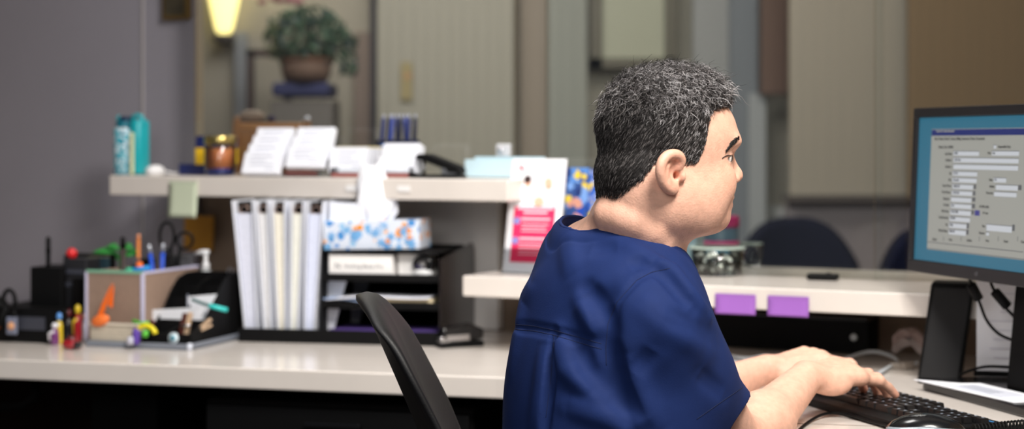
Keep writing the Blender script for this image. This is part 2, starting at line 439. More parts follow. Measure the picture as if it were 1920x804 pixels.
def head(f):
    f.frame(HEADM)
    f.ell((.015, 0, .05), (.095, .076, .084), .02)            # cranium
    f.ell((-.028, 0, .002), (.056, .062, .045), .02)
    f.ell((.060, 0, .055), (.058, .060, .058), .03)           # forehead
    f.ell((.05, 0, -.018), (.063, .062, .068), .03)           # face
    f.ell((.0, 0, -.02), (.07, .066, .06), .03)
    for s in (-1, 1):
        f.ell((.098, s*.026, .046), (.019, .026, .011), .016)  # brow
        f.ell((.072, s*.036, -.016), (.032, .027, .03), .02)   # cheek
        f.ell((.035, s*.044, -.05), (.045, .024, .036), .025)  # jowl
        f.ell((.008, s*.052, -.035), (.03, .018, .035), .02)   # jaw corner
        f.ell((.113, s*.046, .021), (.024, .023, .0125), .012, op='s')  # socket
    f.ell((.086, 0, -.066), (.028, .028, .019), .02)          # chin
    f.ell((.052, 0, -.070), (.045, .042, .020), .025)         # under chin
    f.ell((.094, 0, -.038), (.022, .030, .022), .014)         # muzzle
    f.cone((.1125, 0, .026), (.1245, 0, .0015), .0075, .0095, .010)  # nose
    f.ell((.1255, 0, -.005), (.0125, .0120, .0105), .006)
    for s in (-1, 1):
        f.ell((.116, s*.0125, -.0095), (.012, .0075, .0075), .004)
        f.ell((.117, s*.0065, -.0165), (.005, .0035, .004), .002, op='s')
    f.ell((.1095, 0, -.0365), (.0095, .021, .0055), .005)       # lips
    f.ell((.108, 0, -.0485), (.0095, .018, .0065), .005)
    f.ell((.119, 0, -.0423), (.013, .028, .0016), .003, op='s')
    for s in (-1, 1):                                           # lids
        f.ell((.0875, s*.0395, .022), (.0138, .0165, .0135), .004)
        f.ell((.098, s*.0475, .0205), (.015, .0145, .0050), .002, op='s')
        f.ell((.0885, s*.0400, .022), (.0118, .0118, .0118), .0008, op='s')
    # ears
    for s in (-1, 1):
        def E(x, z, o=0): return (x*1.12-.001, s*(.0755+o), z*.86-.001)
        sw = s*.30
        f.ell(E(-.016, .004, .004), (.0215, .0075, .0245), .005, R=(0, -.12, -sw))
        f.ell(E(-.013, .002, .0145), (.0140, .0075, .0160), .004, R=(0, -.12, -sw), op='s')
        pth = [(-.004, .010, .004), (-.001, .022, .007), (-.006, .031, .011), (-.016, .034, .015), (-.027, .030, .018), (-.034, .019, .020), (-.0355, .005, .019), (-.032, -.009, .016), (-.026, -.018, .012), (-.019, -.025, .008)]
        ep = spline([E(a, b, c) for a, b, c in pth], 4); f.chain(ep, [.0036+.0006*min(1, i/12) for i in range(len(ep))], .0065)
        f.chain([E(-.018, .021, .010), E(-.025, .012, .0135), E(-.0255, .0, .013), E(-.021, -.011, .011), E(-.012, -.0165, .008)], [.0022, .0028, .0030, .0028, .0022], .007)
        f.ell(E(-.012, -.0235, .006), (.0095, .0055, .0095), .006)
        f.ell(E(.002, -.003, .004), (.0055, .0055, .0085), .004)
        f.ell(E(-.0075, -.002, .004), (.0045, .017, .0060), .002, op='s')
    f.frame(None)
    # neck
    f.cone((.192, 2.497, 1.115), (.160, 2.545, 1.02), .063, .070, .03)
    f.cone((.215, 2.505, 1.10), (.172, 2.53, 1.03), .046, .058, .03)

def hand(f, W, h, up, thumb_side, fingers, palm_len=.098, sc_=1.0, thumb=None, k0=.012):
    """W wrist, h direction, up back of hand normal; thumb_side +-1 along side=up x h"""
    h = np.array(h, float); h /= np.linalg.norm(h); up = np.array(up, float); up -= h*(up @ h); up /= np.linalg.norm(up)
    sd = np.cross(up, h)*thumb_side       # towards the thumb
    P = lambda a, b, c: W+h*a*sc_+sd*b*sc_+up*c*sc_
    # palm: metacarpal beams, flattened
    for b0, b1, a1, r0, r1 in ((.017, .033, .094, .0155, .0135), (.007, .011, .098, .0165, .0135), (-.005, -.011, .094, .0165, .013), (-.015, -.031, .086, .0155, .0125)):
        f.cone(P(.006, b0, 0), P(a1, b1, .004), r0*sc_, r1*sc_, k0)
    f.ell(P(.035, -.022, -.010), (.030*sc_, .018*sc_, .016*sc_), k0)    # heel, little-finger side
    f.ell(P(.035, .024, -.010), (.026*sc_, .018*sc_, .017*sc_), k0)     # ball of thumb
    # tendons and knuckles
    for (b1, a1) in ((.033, .094), (.011, .098), (-.011, .094), (-.031, .086)):
        f.cone(P(.040, b1*.6, .0155), P(a1-.004, b1, .0172), .0022, .0034, .006)
        f.ell(P(a1, b1, .0085), (.0088, .0088, .0088), .007)
    # fingers: (spread, mcp, pip, dip flexion)
    L = ((.045, .026, .021), (.049, .030, .022), (.046, .028, .022), (.036, .021, .020))
    R0 = (.0095, .0097, .0092, .0083)
    nails = []
    for i, ((b1, a1), (spr, m1, m2, m3)) in enumerate(zip(((.033, .094), (.011, .098), (-.011, .094), (-.031, .086)), fingers)):
        p = P(a1, b1, .003); ang = 0; dirh = h*math.cos(spr)+sd*math.sin(spr); r = R0[i]*sc_
        pts = [p]; dirs = []
        for l, m in zip(L[i], (m1, m2, m3)):
            ang += m; d = dirh*math.cos(ang)-up*math.sin(ang); p = p+d*l*sc_*1.05; pts.append(p); dirs.append((d, dirh*math.sin(ang)+up*math.cos(ang)))
        rr = [r*1.08, r*1.0, r*.90, r*.80]
        f.cone(pts[0], pts[1], rr[0], rr[1], .006)
        f.cone(pts[1], pts[2], rr[1], rr[2], .0015); f.cone(pts[2], pts[3], rr[2], rr[3], .0015)
        f.ell(pts[1]+dirs[0][1]*.001, (r*1.07,)*3, .004)
        nails.append((pts[3]+dirs[2][1]*r*.55-dirs[2][0]*.001, dirs[2][0], dirs[2][1], r*.75))
    th = thumb or ((.022, .030, -.012), (.060, .052, -.018), (.088, .056, -.022), (.112, .050, -.026))
    tp = [P(*t) for t in th]
    f.chain(tp, [.0150*sc_, .0115*sc_, .0105*sc_, .0085*sc_], .007)
    return nails
body = SDF()
torso(body, -.016); shoulders(body, -.004); head(body)
body.ell((.160, 2.545, 1.020), (.10, .12, .045), .03)
_cam = np.array([0, 0, CAMZ])
def cast(f, px, py, deep=0.0, t0=2.1, lim=3.1):
    v = np.array([(px-960)/F, 1, -(py-HY)/F]); v /= np.linalg.norm(v); t = t0; best = (9, t)
    for _ in range(80):
        dd = f((_cam+v*t)[None])[0]
        if dd < best[0]: best = (dd, t)
        if abs(dd) < 3e-4 or t > lim: break
        t += dd*.8
    if t > lim: t = best[1]
    return _cam+v*(t+deep)
pr_ = [cast(body, *q, deep=.013) for q in ((1142, 402), (1165, 408), (1192, 418), (1222, 434), (1245, 452))]
pr_ = [np.array(Pd(1137, 400, pr_[0][1]+.05))]+pr_
cr_ = [cast(body, *q) for q in ((1128, 378), (1150, 385), (1180, 397), (1210, 412), (1236, 432))]
body.chain(pr_, [.019, .019, .0185, .0175, .0145, .009], .014)
for (A, B, C, ha) in ((SR, ER, WR, (.093, .062, .004)), (SL, EL, WL, (.122, .034, .010))):
    dfa = (C-B)/np.linalg.norm(C-B)
    body.cone(A, A+(B-A)*.45, .054, .052, .05); body.cone(A+(B-A)*.45, B, .052, .043, .03)
    body.cone(B, B+(C-B)*.33, .043, .0455, .03)
    body.cone(B+(C-B)*.33, C, .0455, .0285, .03, flat=1.12, fax=(0, 0, 1))
    body.ell(C+[0, -.018, .012], (.010, .010, .008), .014)
fr = ((.10, .20, .45, .20), (.03, .18, .50, .25), (-.05, .16, .48, .25), (-.14, .10, .34, .20))
fl = ((.06, .30, .75, .4), (0, .35, .8, .4), (-.05, .4, .8, .4), (-.14, .4, .7, .4))
nR = hand(body, WR, (.80, .555, -.05), (.10, -.16, 1), +1, fr, sc_=1.06)
nL = hand(body, WL, (.93, .20, .13), (-.10, -.10, 1), -1, fl, sc_=1.04, thumb=((.022, .030, -.010), (.060, .050, -.014), (.092, .050, -.020), (.118, .044, -.028)))

RES = .0021
skin = mat('skin', (228, 178, 154), .52, sss=.06, noise=.09, nscale=90, bump=.28, bscale=330, spec=.4)
# albedo map: redder ears, lips, knuckles; shaved beard shadow
nt = skin.node_tree
at = nt.nodes.new('ShaderNodeVertexColor'); at.layer_name = 'tone'
mxn = nt.nodes.new('ShaderNodeMix'); mxn.data_type = 'RGBA'; mxn.blend_type = 'MULTIPLY'; mxn.inputs[0].default_value = 1
bs = nt.nodes['Principled BSDF']; src = bs.inputs['Base Color'].links[0].from_socket
nt.links.new(src, mxn.inputs[6]); nt.links.new(at.outputs[0], mxn.inputs[7]); nt.links.new(mxn.outputs[2], bs.inputs['Base Color'])
bs.inputs['Coat Weight'].default_value = .05; bs.inputs['Coat Roughness'].default_value = .35

person = thing('person', 'man with short grey curly hair in a navy scrub top typing at the keyboard', 'person', (.10, 2.5, 0))
PO = np.array([.10, 2.5, 0])
V, Q = mesh_sdf(lambda P, c=None, r=None: body(P, c, r), (-.10, 2.16, .46), (.76, 3.24, 1.32), RES)
V = smooth_mesh(V, Q, 2, .5)
bo = np_mesh('body', V-PO, Q, skin, person)
HI = np.array(HEADM.inverted()); HL = V @ HI[:3, :3].T+HI[:3, 3]
tone = np.ones((len(V), 4))
def blob(c, r, col, amt=1):
    d = np.linalg.norm((HL-np.array(c))/np.array(r), axis=1); wgt = np.clip(1.3-d, 0, 1)[:, None]*amt
    tone[:, :3] = tone[:, :3]*(1-wgt)+np.array(col)*wgt
for s in (-1, 1):
    blob((-.016, s*.09, .002), (.026, .022, .036), (1.0, .84, .82), .6)
    blob((.075, s*.045, -.01), (.03, .03, .025), (1.0, .86, .82), .6)
blob((.112, 0, -.043), (.014, .030, .010), (.84, .55, .54), 1)
blob((.125, 0, -.005), (.014, .016, .012), (1.0, .84, .80), .7)
blob((.05, 0, -.07), (.075, .075, .035), (.90, .88, .90), .6)
for nl in nR+nL:
    d = np.linalg.norm(V-nl[0], axis=1); wgt = np.clip(1.4-d/.016, 0, 1)[:, None]*.6
    tone[:, :3] = tone[:, :3]*(1-wgt)+np.array((1.0, .80, .76))*wgt
ca = bo.data.color_attributes.new('tone', 'FLOAT_COLOR', 'POINT'); ca.data.foreach_set('color', tone.astype(np.float32).ravel())
# nails
nm = mat('fingernail', (232, 190, 172), .3)
for nl in nR+nL:
    c, d, u, r = nl; d = Vector(d); u = Vector(u); sd_ = u.cross(d)
    M = Matrix((d, sd_, u)).transposed().to_4x4(); M.translation = Vector(c)-Vector(PO)
    MB().ell((0, 0, 0), (.0062, r*.72, .0018)).build('fingernail', nm, person).matrix_local = M
# ring on the left hand
rg = thing('ring', 'thin silver ring band on the far left hand', 'ring', tuple(WL+np.array([.098, .050, .0185])), .2)
MB().tube([(0, .0108*math.cos(a), .0108*math.sin(a)) for a in np.linspace(0, 2*PI, 25)[:-1]], .0014, 6, closed=True).build('band', mat('ring silver', (215, 205, 190), .2, metal=1), rg)
# eyes and brows
eyew = mat('eye white', (225, 218, 212), .15, coat=.5); iris = mat('iris', (60, 40, 28), .15, coat=.6); pup = mat('pupil', (8, 6, 5), .1)
for s in (-1, 1):
    mb = MB(); Rm = Matrix.Rotation(PI/2, 4, 'Y')
    a = [x*PI/30 for x in range(0, 31)]
    mb.lathe([(max(1e-5, .0116*math.sin(x)), .0116*math.cos(x)) for x in a], 24, M=Rm)
    for i, fidx in enumerate(mb.f):
        z = np.mean([mb.v[j][0] for j in fidx]); mb.m[i] = 2 if z > .0108 else (1 if z > .0092 else 0)
    mb.build('eye', [eyew, iris, pup], person).matrix_local = Matrix.Translation(-Vector(PO)) @ HEADM @ Matrix.Translation((.0885, s*.0400, .022)) @ Matrix.Rotation(s*.42, 4, 'Z') @ Matrix.Rotation(.10, 4, 'Y')

# ---- hair
CC = np.array([.015, 0, .05]); CR = np.array([.095, .076, .084])
zl_x = [-.11, -.077, -.052, -.037, -.02, 0, .012, .030, .040, .047, .053, .07, .12]
zl_z = [-.034, -.036, -.008, .015, .024, .022, .016, .018, .045, .078, .094, .099, .102]
def zline(fx, y):
    side = np.interp(fx, zl_x, zl_z); return side
def hthick(p):
    z, x, y = p[..., 2], p[..., 0], p[..., 1]
    t = .007+.021*np.clip((z-.045)/.085, 0, 1)**1.1
    t = t+.004*np.clip((x-.03)/.05, 0, 1)*np.clip((z-.085)/.03, 0, 1)-.010*np.clip((x-.07)/.035, 0, 1)
    t = t+.004*np.clip((-x-.03)/.05, 0, 1)*np.clip((z+.0)/.05, 0, 1)
    edge = np.clip((z-zline(x, y))/.03, 0, 1)
    return t*(.15+.85*edge**.6)
headonly = SDF(); head(headonly)
Hm = np.array(HEADM)
def hair_field(P, c=None, r=None):
    q = P @ HI[:3, :3].T+HI[:3, 3]
    d = headonly_plain(P, c, r)
    t = hthick(q)*.62
    lump = .0022*np.sin(q[:, 0]*170+3*np.sin(q[:, 2]*90))*np.sin(q[:, 1]*150+q[:, 2]*120)
    d = d-t-lump*np.clip((q[:, 2]-.04)/.05, 0, 1)
    cut = (zline(q[:, 0], q[:, 1])-q[:, 2])*.75
    d = np.maximum(d, cut)
    return d
hp = SDF(); hp.frame(HEADM)
hp.ell((.015, 0, .05), (.095, .076, .084), .02); hp.ell((.062, 0, .055), (.058, .062, .058), .03)
hp.ell((.05, 0, -.018), (.063, .062, .068), .03); hp.ell((.0, 0, -.02), (.07, .066, .06), .03); hp.frame(None)
hp.cone((.192, 2.497, 1.115), (.160, 2.545, 1.02), .063, .070, .03)
hp.frame(HEADM); hp.ell((-.028, 0, .002), (.056, .062, .045), .02); hp.frame(None)
def headonly_plain(P, c=None, r=None): return hp(P)
Vh, Qh = mesh_sdf(hair_field, (.06, 2.36, 1.10), (.36, 2.64, 1.36), .0026)
Vh = smooth_mesh(Vh, Qh, 1, .5)
hair_d = mat('hair dark', (34, 30, 29), .55, noise=.35, nscale=300); hair_m = mat('hair grey', (118, 113, 112), .42); hair_l = mat('hair silver', (190, 187, 188), .38)
hb = np_mesh('hair', Vh-PO, Qh, hair_d, person)
rs = np.random.RandomState(3)
def hair_strands(n, rad):
    # roots on the hair volume, drawn from the meshed cap's vertices
    Hloc = Vh @ HI[:3, :3].T+HI[:3, 3]
    e = 1e-3
    idx = rs.randint(0, len(Vh), n*2); R = Hloc[idx]+rs.normal(0, .0012, (n*2, 3))
    keep = R[:, 2] > zline(R[:, 0], R[:, 1])-.004; R = R[keep][:n]
    W0 = R @ Hm[:3, :3].T+Hm[:3, 3]
    g = np.stack([hp(W0+np.eye(3)[i]*e)-hp(W0-np.eye(3)[i]*e) for i in range(3)], 1); g /= np.linalg.norm(g, axis=1)[:, None]
    Nn = g @ HI[:3, :3].T
    dd = hp(W0)
    th = hthick(R)
    # start a little inside the volume
    R = R-Nn*np.minimum(dd*.75, .012)[:, None]
    m = len(R); top = np.clip((R[:, 2]-.07)/.05, 0, 1)[:, None]; front = np.clip((R[:, 0]-.02)/.07, 0, 1)[:, None]
    sidec = np.stack([-.75*np.ones(m), np.zeros(m), -.85*np.ones(m)], 1)
    topc = np.stack([-.35*np.ones(m), -.5*np.sign(R[:, 1])*0-.6*np.ones(m), .15*np.ones(m)], 1)
    frc = np.stack([.10*np.ones(m), -.75*np.ones(m), .35*np.ones(m)], 1)
    cdir = sidec*(1-top)+top*(topc*(1-front)+frc*front)+rs.normal(0, .22, (m, 3))*(.5+top)
    cdir -= Nn*(cdir*Nn).sum(1)[:, None]; cdir /= np.linalg.norm(cdir, axis=1)[:, None]+1e-9
    bi = np.cross(Nn, cdir)
    L = (.013+.018*top[:, 0]+.004*rs.rand(m))*(.75+.5*rs.rand(m))
    L *= 1+(rs.rand(m) < .03)*top[:, 0]*.7
    L *= np.clip((R[:, 2]-zline(R[:, 0], R[:, 1])+.012)/.035, .35, 1)
    lift = (np.minimum(th, .03)*.55+.0015)
    K = 7; tt = np.linspace(0, 1, K)
    ph = rs.rand(m)*2*PI+R[:, 0]*60; frq = (1.1+.9*rs.rand(m))*2*PI*(.35+.65*top[:, 0]); amp = (.0007+.0052*top[:, 0])*(.5+.8*rs.rand(m))
    pts = []
    for t in tt:
        c = cdir*(L*t)[:, None]+Nn*(lift*(1-(1-t)**2)*.9)[:, None]
        c += bi*(amp*(np.sin(frq*t+ph)-np.sin(ph)))[:, None]+Nn*(amp*.6*(np.cos(frq*t+ph)-np.cos(ph)))[:, None]
        pts.append(R+c)
    A = np.stack(pts, 1)                                   # m,K,3
    Aw = A @ Hm[:3, :3].T+Hm[:3, 3]-PO
    T = np.gradient(Aw, axis=1); T /= np.linalg.norm(T, axis=2)[..., None]+1e-9
    NW = (Nn @ Hm[:3, :3].T)[:, None, :].repeat(K, 1); U = NW-T*(NW*T).sum(2)[..., None]; U /= np.linalg.norm(U, axis=2)[..., None]+1e-9
    Bv = np.cross(T, U); rr = rad*np.array([1, 1, 1, .95, .85, .65, .25])[None, :, None]
    ring = [Aw+(U*math.cos(a)+Bv*math.sin(a))*rr for a in (PI/2, PI/2+2*PI/3, PI/2+4*PI/3)]
    VV = np.stack(ring, 2).reshape(-1, 3)                    # m*K*3
    b = (np.arange(m)*K*3)[:, None, None, None]; k = (np.arange(K-1)*3)[None, :, None, None]; j = np.arange(3)[None, None, :, None]
    q = np.concatenate([b+k+j, b+k+(j+1) % 3, b+k+3+(j+1) % 3, b+k+3+j], 3).reshape(-1, 4)
    grey = rs.rand(m)+.20*top[:, 0]-.14*np.clip((-R[:, 0])/.08, 0, 1)
    mi = np.where(grey > .93, 2, np.where(grey > .72, 1, 0)).repeat((K-1)*3)
    return VV, q, mi
VV, q, mi = hair_strands(36000, .00036)
np_mesh('hair_strands', VV, q, [hair_d, hair_m, hair_l], hb, mi)
# eyebrows: short strands
bpx = [(1364, 279), (1369, 273), (1374, 268), (1379, 264), (1383, 261)]
bl = [HI[:3, :3] @ cast(headonly, *q)+HI[:3, 3] for q in bpx]
bl.append(np.array([bl[-1][0]+.003, bl[-1][1]*.55, bl[-1][2]-.001]))
def brow(s):
    mb = MB()
    for i in range(260):
        u = rnd.random()*(len(bl)-1.001); k = int(u); q = bl[k]*(1-(u-k))+bl[k+1]*(u-k); tg = bl[k]-bl[k+1]; tg = tg/np.linalg.norm(tg)
        q = q*[1, -s, 1]; tg = tg*[1, -s, 1]
        q = q+np.array([.0006, 0, rnd.uniform(-.0030, .0030)*min(1, .3+u/3)]); d = tg+np.array([0, 0, .45*(u/5)+rnd.uniform(-.2, .2)]); d /= np.linalg.norm(d)
        nrm = np.array([.75, .65*s, 0]); L = rnd.uniform(.005, .009)
        a = q; b = q+d*L*.5+nrm*.0012; c = q+d*L+nrm*.0006
        W = lambda p_: Vector(Hm[:3, :3] @ p_+Hm[:3, 3]-PO)
        mb.tube([W(a), W(b), W(c)], [.00045, .00045, .0002], 3)
    mb.build('eyebrow', hair_d, person)
brow(-1); brow(1)
lpx = [(1354, 297), (1358, 294), (1362, 292), (1366, 291), (1371, 292)]
ll = [HI[:3, :3] @ cast(headonly, *q, deep=-.0004)+HI[:3, 3] for q in lpx]
for s in (-1, 1):
    pts = [Hm[:3, :3] @ (q*[1, -s, 1])+Hm[:3, 3]-PO for q in ll]
    MB().tube([Vector(q) for q in spline(pts, 4)], [.0003]+[.0007]*(len(spline(pts, 4))-2)+[.0005], 6).build('eyelashes', hair_d, person)

# ---- scrub top
shirt = SDF(); torso(shirt, .008); shoulders(shirt, .010)
sleeveR = SDF(); sleeveL = SDF()
BKR = np.array([-.016, -.008, .0]); BKL = np.array([-.01, 0, 0])
for f_, A, B, bk in ((sleeveR, SR, ER, BKR), (sleeveL, SL, EL, BKL)):
    f_.cone(A+[-.005, 0, 0], A+(B-A)*.42+bk, .064, .068, .045)
    f_.cone(A+(B-A)*.42+bk, A+(B-A)*1.02+bk*.9, .068, .079, .03)
HEMF = .67
NECK = [Pd(1047, 402, 2.66), Pd(1085, 414, 2.57), Pd(1130, 419, 2.50), Pd(1180, 426, 2.44), Pd(1232, 452, 2.41), Pd(1268, 482, 2.44)]
rimw = []
# neckline: opening is a tilted elliptical cylinder round the neck
nc = np.array([.172, 2.565, 1.035]); nd = np.array([.18, .05, 1.0]); nd /= np.linalg.norm(nd)
e1 = FW-nd*(FW @ nd); e1 /= np.linalg.norm(e1); e2 = np.cross(nd, e1)
def neck_open(P):
    q = P-nc; a = q @ e1; b = q @ e2; h = q @ nd
    rr = np.sqrt((a/.105)**2+(b/.106)**2)
    d = (rr-1)*.10
    return np.maximum(d, -(h+.06))
def seg_d(P, a, b):
    a = np.array(a); b = np.array(b); ba = b-a; h = np.clip((P-a) @ ba/(ba @ ba), 0, 1)
    return np.linalg.norm(P-a-h[:, None]*ba, axis=1), h
# folds: (pixel path at depth), amplitude, width ; + ridge, - crease
FOLDS = []
def fold(pts, amp, wd): FOLDS.append(([np.array(Pd(*p)) for p in pts], amp*(1.5 if abs(amp) >= .003 and wd > .0035 else 1), wd))
fold([(1228, 486, 2.35), (1262, 504, 2.345), (1330, 590, 2.40)], .007, .008)
fold([(1222, 502, 2.35), (1250, 520, 2.34), (1300, 580, 2.37)], -.008, .008)
fold([(1180, 500, 2.36), (1215, 486, 2.35)], -.004, .009)
fold([(1100, 540, 2.43), (1122, 570, 2.40), (1136, 605, 2.38)], -.015, .010)
fold([(1085, 560, 2.44), (1110, 600, 2.41), (1130, 632, 2.39)], .007, .012)
fold([(1136, 560, 2.36), (1134, 640, 2.37), (1155, 720, 2.38), (1200, 804, 2.40)], -.016, .016)
fold([(1160, 660, 2.36), (1190, 740, 2.37), (1230, 820, 2.39)], .008, .018)
fold([(1045, 625, 2.46), (1062, 690, 2.46), (1115, 738, 2.43)], .010, .012)
fold([(1085, 640, 2.45), (1100, 690, 2.44), (1150, 740, 2.41)], -.012, .011)
fold([(1039, 622, 2.47), (1034, 700, 2.48), (1020, 820, 2.48)], -.007, .005)
fold([(1025, 640, 2.48), (1015, 720, 2.48), (1000, 820, 2.49)], .005, .014)
fold([(985, 520, 2.52), (975, 600, 2.52), (950, 720, 2.52)], .004, .02)
fold([(1240, 590, 2.32), (1300, 610, 2.34), (1350, 640, 2.38)], -.004, .012)
fold([(1190, 560, 2.34), (1240, 600, 2.32), (1330, 660, 2.36)], .004, .016)
fold([(1190, 700, 2.34), (1225, 655, 2.33)], -.003, .010)
fold([(1105, 470, 2.42), (1160, 462, 2.39)], -.003, .010)
fold([(1060, 440, 2.50), (1075, 520, 2.48)], .004, .015)
fold([(1130, 430, 2.44), (1200, 470, 2.38), (1235, 492, 2.36)], .003, .012)
fold([(1310, 700, 2.40), (1360, 740, 2.44)], -.003, .01)
fold([(1060, 760, 2.44), (1130, 780, 2.42), (1190, 800, 2.42)], .006, .012)
# seams
SEAMS = [([(955, 606, 2.55), (1000, 611, 2.50), (1039, 619, 2.47), (1085, 632, 2.44), (1136, 646, 2.40)], .0030, .0030),
         ([(955, 616, 2.55), (1000, 621, 2.50), (1039, 629, 2.47), (1085, 642, 2.44), (1136, 656, 2.40)], .0024, .0028),
         ([(1258, 500, 2.35), (1222, 508, 2.345), (1194, 524, 2.34), (1157, 566, 2.35), (1140, 607, 2.36), (1136, 650, 2.37), (1136, 690, 2.38)], .0035, .0032)]
for p, a, wd in SEAMS: fold(p, -a, wd)
fa = np.array(ER-SR); fa = fa/np.linalg.norm(fa); fal = np.array(EL-SL); fal = fal/np.linalg.norm(fal)
# tilt the right hem a little
faR = fa.copy()
hemR = SR+(ER-SR)*HEMF; hemL = SL+(EL-SL)*.72
HC = np.array(Pd(1416, 737, 2.52)); HN = np.array([.60, -.02, -.80]); HN /= np.linalg.norm(HN)
def base_f(P, c=None, r=None):
    d = shirt(P, c, r)
    for sl_, A, B, bk, hp_, hn_ in ((sleeveR, SR, ER, BKR, HC, HN), (sleeveL, SL, EL, BKL, hemL, fal)):
        if c is not None and np.linalg.norm(c-(A+B)/2) > .36+r: continue
        v = sl_(P, c, r); h = (P-hp_) @ hn_
        v = np.maximum(v, h)
        ax = (B-A)/np.linalg.norm(B-A); H = A+(B-A)*.74
        ds, _ = seg_d(P, H-ax*.05+bk*.7, H+ax*.20+bk*.9)
        v = np.maximum(v, -(ds-.0640))
        d = sm_min(d, v, .035)
    return d
def shirt_f(P, c=None, r=None):
    d = base_f(P, c, r)
    for pts, amp, wd in FOLDS:
        a = np.array(pts)
        if c is not None:
            mid = a.mean(0)
            if np.linalg.norm(c-mid) > np.abs(a-mid).max()*1.8+r+wd*3+.03: continue
        best = np.full(len(P), 9.); 
        tot = len(pts)-1; hh = np.zeros(len(P))
        for i in range(tot):
            ds, h = seg_d(P, pts[i], pts[i+1]); u = ds < best; best = np.where(u, ds, best); hh = np.where(u, (i+h)/tot, hh)
        # distance measured mostly along the surface: allow the path to sit off the cloth
        off = np.maximum(0, best-.0)
        fall = np.sin(np.clip(hh, .04, .96)*PI)**.6 if abs(amp) > .0025 else 1
        g = np.exp(-(np.maximum(0, off-.004)/wd)**2)
        d = d-amp*g*fall
    return d
def shirt_all(P, c=None, r=None):
    d = shirt_f(P, c, r); no = neck_open(P)
    # collar band: slightly raised strip along the opening
    d = d-.0022*np.exp(-((no-.007)/.0065)**4)
    d = d-(-.0016)*np.exp(-((no-.0155)/.0014)**2)
    return np.maximum(d, -no)
# place fold paths on the cloth along the line of sight of the measurement
camp = np.array([0, 0, CAMZ])
def onto(p):
    v = p-camp; v = v/np.linalg.norm(v); t = 2.1
    for _ in range(60):
        q = camp+v*t; dd = base_f(q[None])[0]
        if abs(dd) < 4e-4 or t > 3.1: break
        t += dd*.8
    return camp+v*t if t < 3.1 else p
for i, (pts, a, wd) in enumerate(FOLDS):
    npts = []
    for j in range(len(pts)-1):
        for k in range(4): npts.append(onto(pts[j]+(pts[j+1]-pts[j])*k/4))
    npts.append(onto(pts[-1])); FOLDS[i] = (npts, a, wd)
Vs, Qs = mesh_sdf(shirt_all, (-.12, 2.14, .60), (.48, 3.02, 1.16), .0025)
Vs = smooth_mesh(Vs, Qs, 1, .5)
scrub = mat('navy scrub cloth', (22, 41, 90), .78, noise=.05, nscale=40, bump=.15, bscale=700, spec=.2)
top_o = np_mesh('scrub_top', Vs-PO, Qs, scrub, person)
seam_m = mat('navy seam', (14, 26, 62), .9)
def stitch(pts, r=.0005):
    mb = MB(); out = []
    for i in range(len(pts)-1):
        for k in range(8):
            px = pts[i][0]+(pts[i+1][0]-pts[i][0])*k/8; py = pts[i][1]+(pts[i+1][1]-pts[i][1])*k/8
            out.append(Vector(cast(shirt_all, px, py)-PO))
    mb.tube(out, r, 5); mb.build('seam', seam_m, top_o)
stitch([(966, 608), (1000, 611), (1039, 619), (1085, 632), (1134, 646)]); stitch([(966, 617), (1000, 620), (1039, 628), (1085, 642), (1134, 656)], .0005)
stitch([(1256, 503), (1222, 510), (1194, 525), (1157, 566), (1140, 607), (1136, 650), (1137, 690)])
stitch([(1039, 628), (1034, 700), (1022, 795)])
stitch([(1398, 722), (1350, 755), (1300, 790)], .0005)
def neck_ring(k, r, drop):
    out = []
    for th in np.linspace(0, 2*PI, 73)[:-1]:
        b_ = nc+e1*math.cos(th)*.105*k+e2*math.sin(th)*.106*k; h = .10
        while h > -.10:
            dd = shirt_f((b_+nd*h)[None])[0]
            if dd < .0006: break
            h -= max(.0006, dd*.5)
        if h > -.058: out.append(Vector(b_+nd*(h-drop)-PO))
    mb = MB(); mb.tube(out, r, 8, closed=True); return mb
neck_ring(1.02, .0030, .001).build('neck_trim', scrub, top_o)
# ---- trousers and shoes
tr = SDF(); tr.frame(BODYM)
tr.ell((-.03, 0, .58), (.16, .20, .13), .05)
for s in (-1, 1):
    tr.cone((0, s*.09, .56), (.40, s*.13, .565), .092, .072, .03)
    tr.cone((.40, s*.13, .55), (.36, s*.14, .11), .070, .062, .02)
Vt, Qt = mesh_sdf(lambda P, c=None, r=None: np.maximum(tr(P, c, r), .09-P[:, 2]), (-.2, 2.2, .02), (.75, 3.0, .75), .008)
np_mesh('scrub_trousers', smooth_mesh(Vt, Qt, 1)-PO, Qt, scrub, person)
for s in (-1, 1):
    sh = SDF(); sh.frame(BODYM); sh.cone((.33, s*.14, .045), (.52, s*.15, .036), .043, .038, .02); sh.ell((.34, s*.14, .075), (.05, .042, .045), .02)
    Vt, Qt = mesh_sdf(lambda P, c=None, r=None: np.maximum(sh(P, c, r), .002-P[:, 2]), (.2, 2.2, -.06), (.9, 3.1, .18), .006)
    np_mesh('shoe', Vt-PO, Qt, black_pl, person)

# ---- office chair
ch = thing('office_chair', 'black office chair with a curved backrest that the man sits on', 'chair', (.13, 2.53, 0), .02)
def bk(u, v, th):
    y = (u-.5)*.345; h = v
    corner = max(0, abs(u-.5)*2-.0)
    z = .54+.445*v-.035*corner**3*max(0, (v-.6)/.4)
    x = -.165+(-.175)*(v**1.15)+.030*(corner**2)-.012*max(0, (v-.88)/.12)**2
    hw = 1-.14*max(0, (v-.75)/.25)**2-.25*max(0, (.3-v)/.3)**2
    return Vector((x+th, y*hw, z))
mb = MB(); nu, nv = 20, 26
fr_ = [[bk(i/nu, j/nv, .017*(1-.6*abs(i/nu-.5)*2)) for i in range(nu+1)] for j in range(nv+1)]
bc_ = [[bk(i/nu, j/nv, -.017*(1-.6*abs(i/nu-.5)*2)) for i in range(nu+1)] for j in range(nv+1)]
vs = [p for r in fr_ for p in r]+[p for r in bc_ for p in r]; n1 = (nu+1)*(nv+1); fs = []
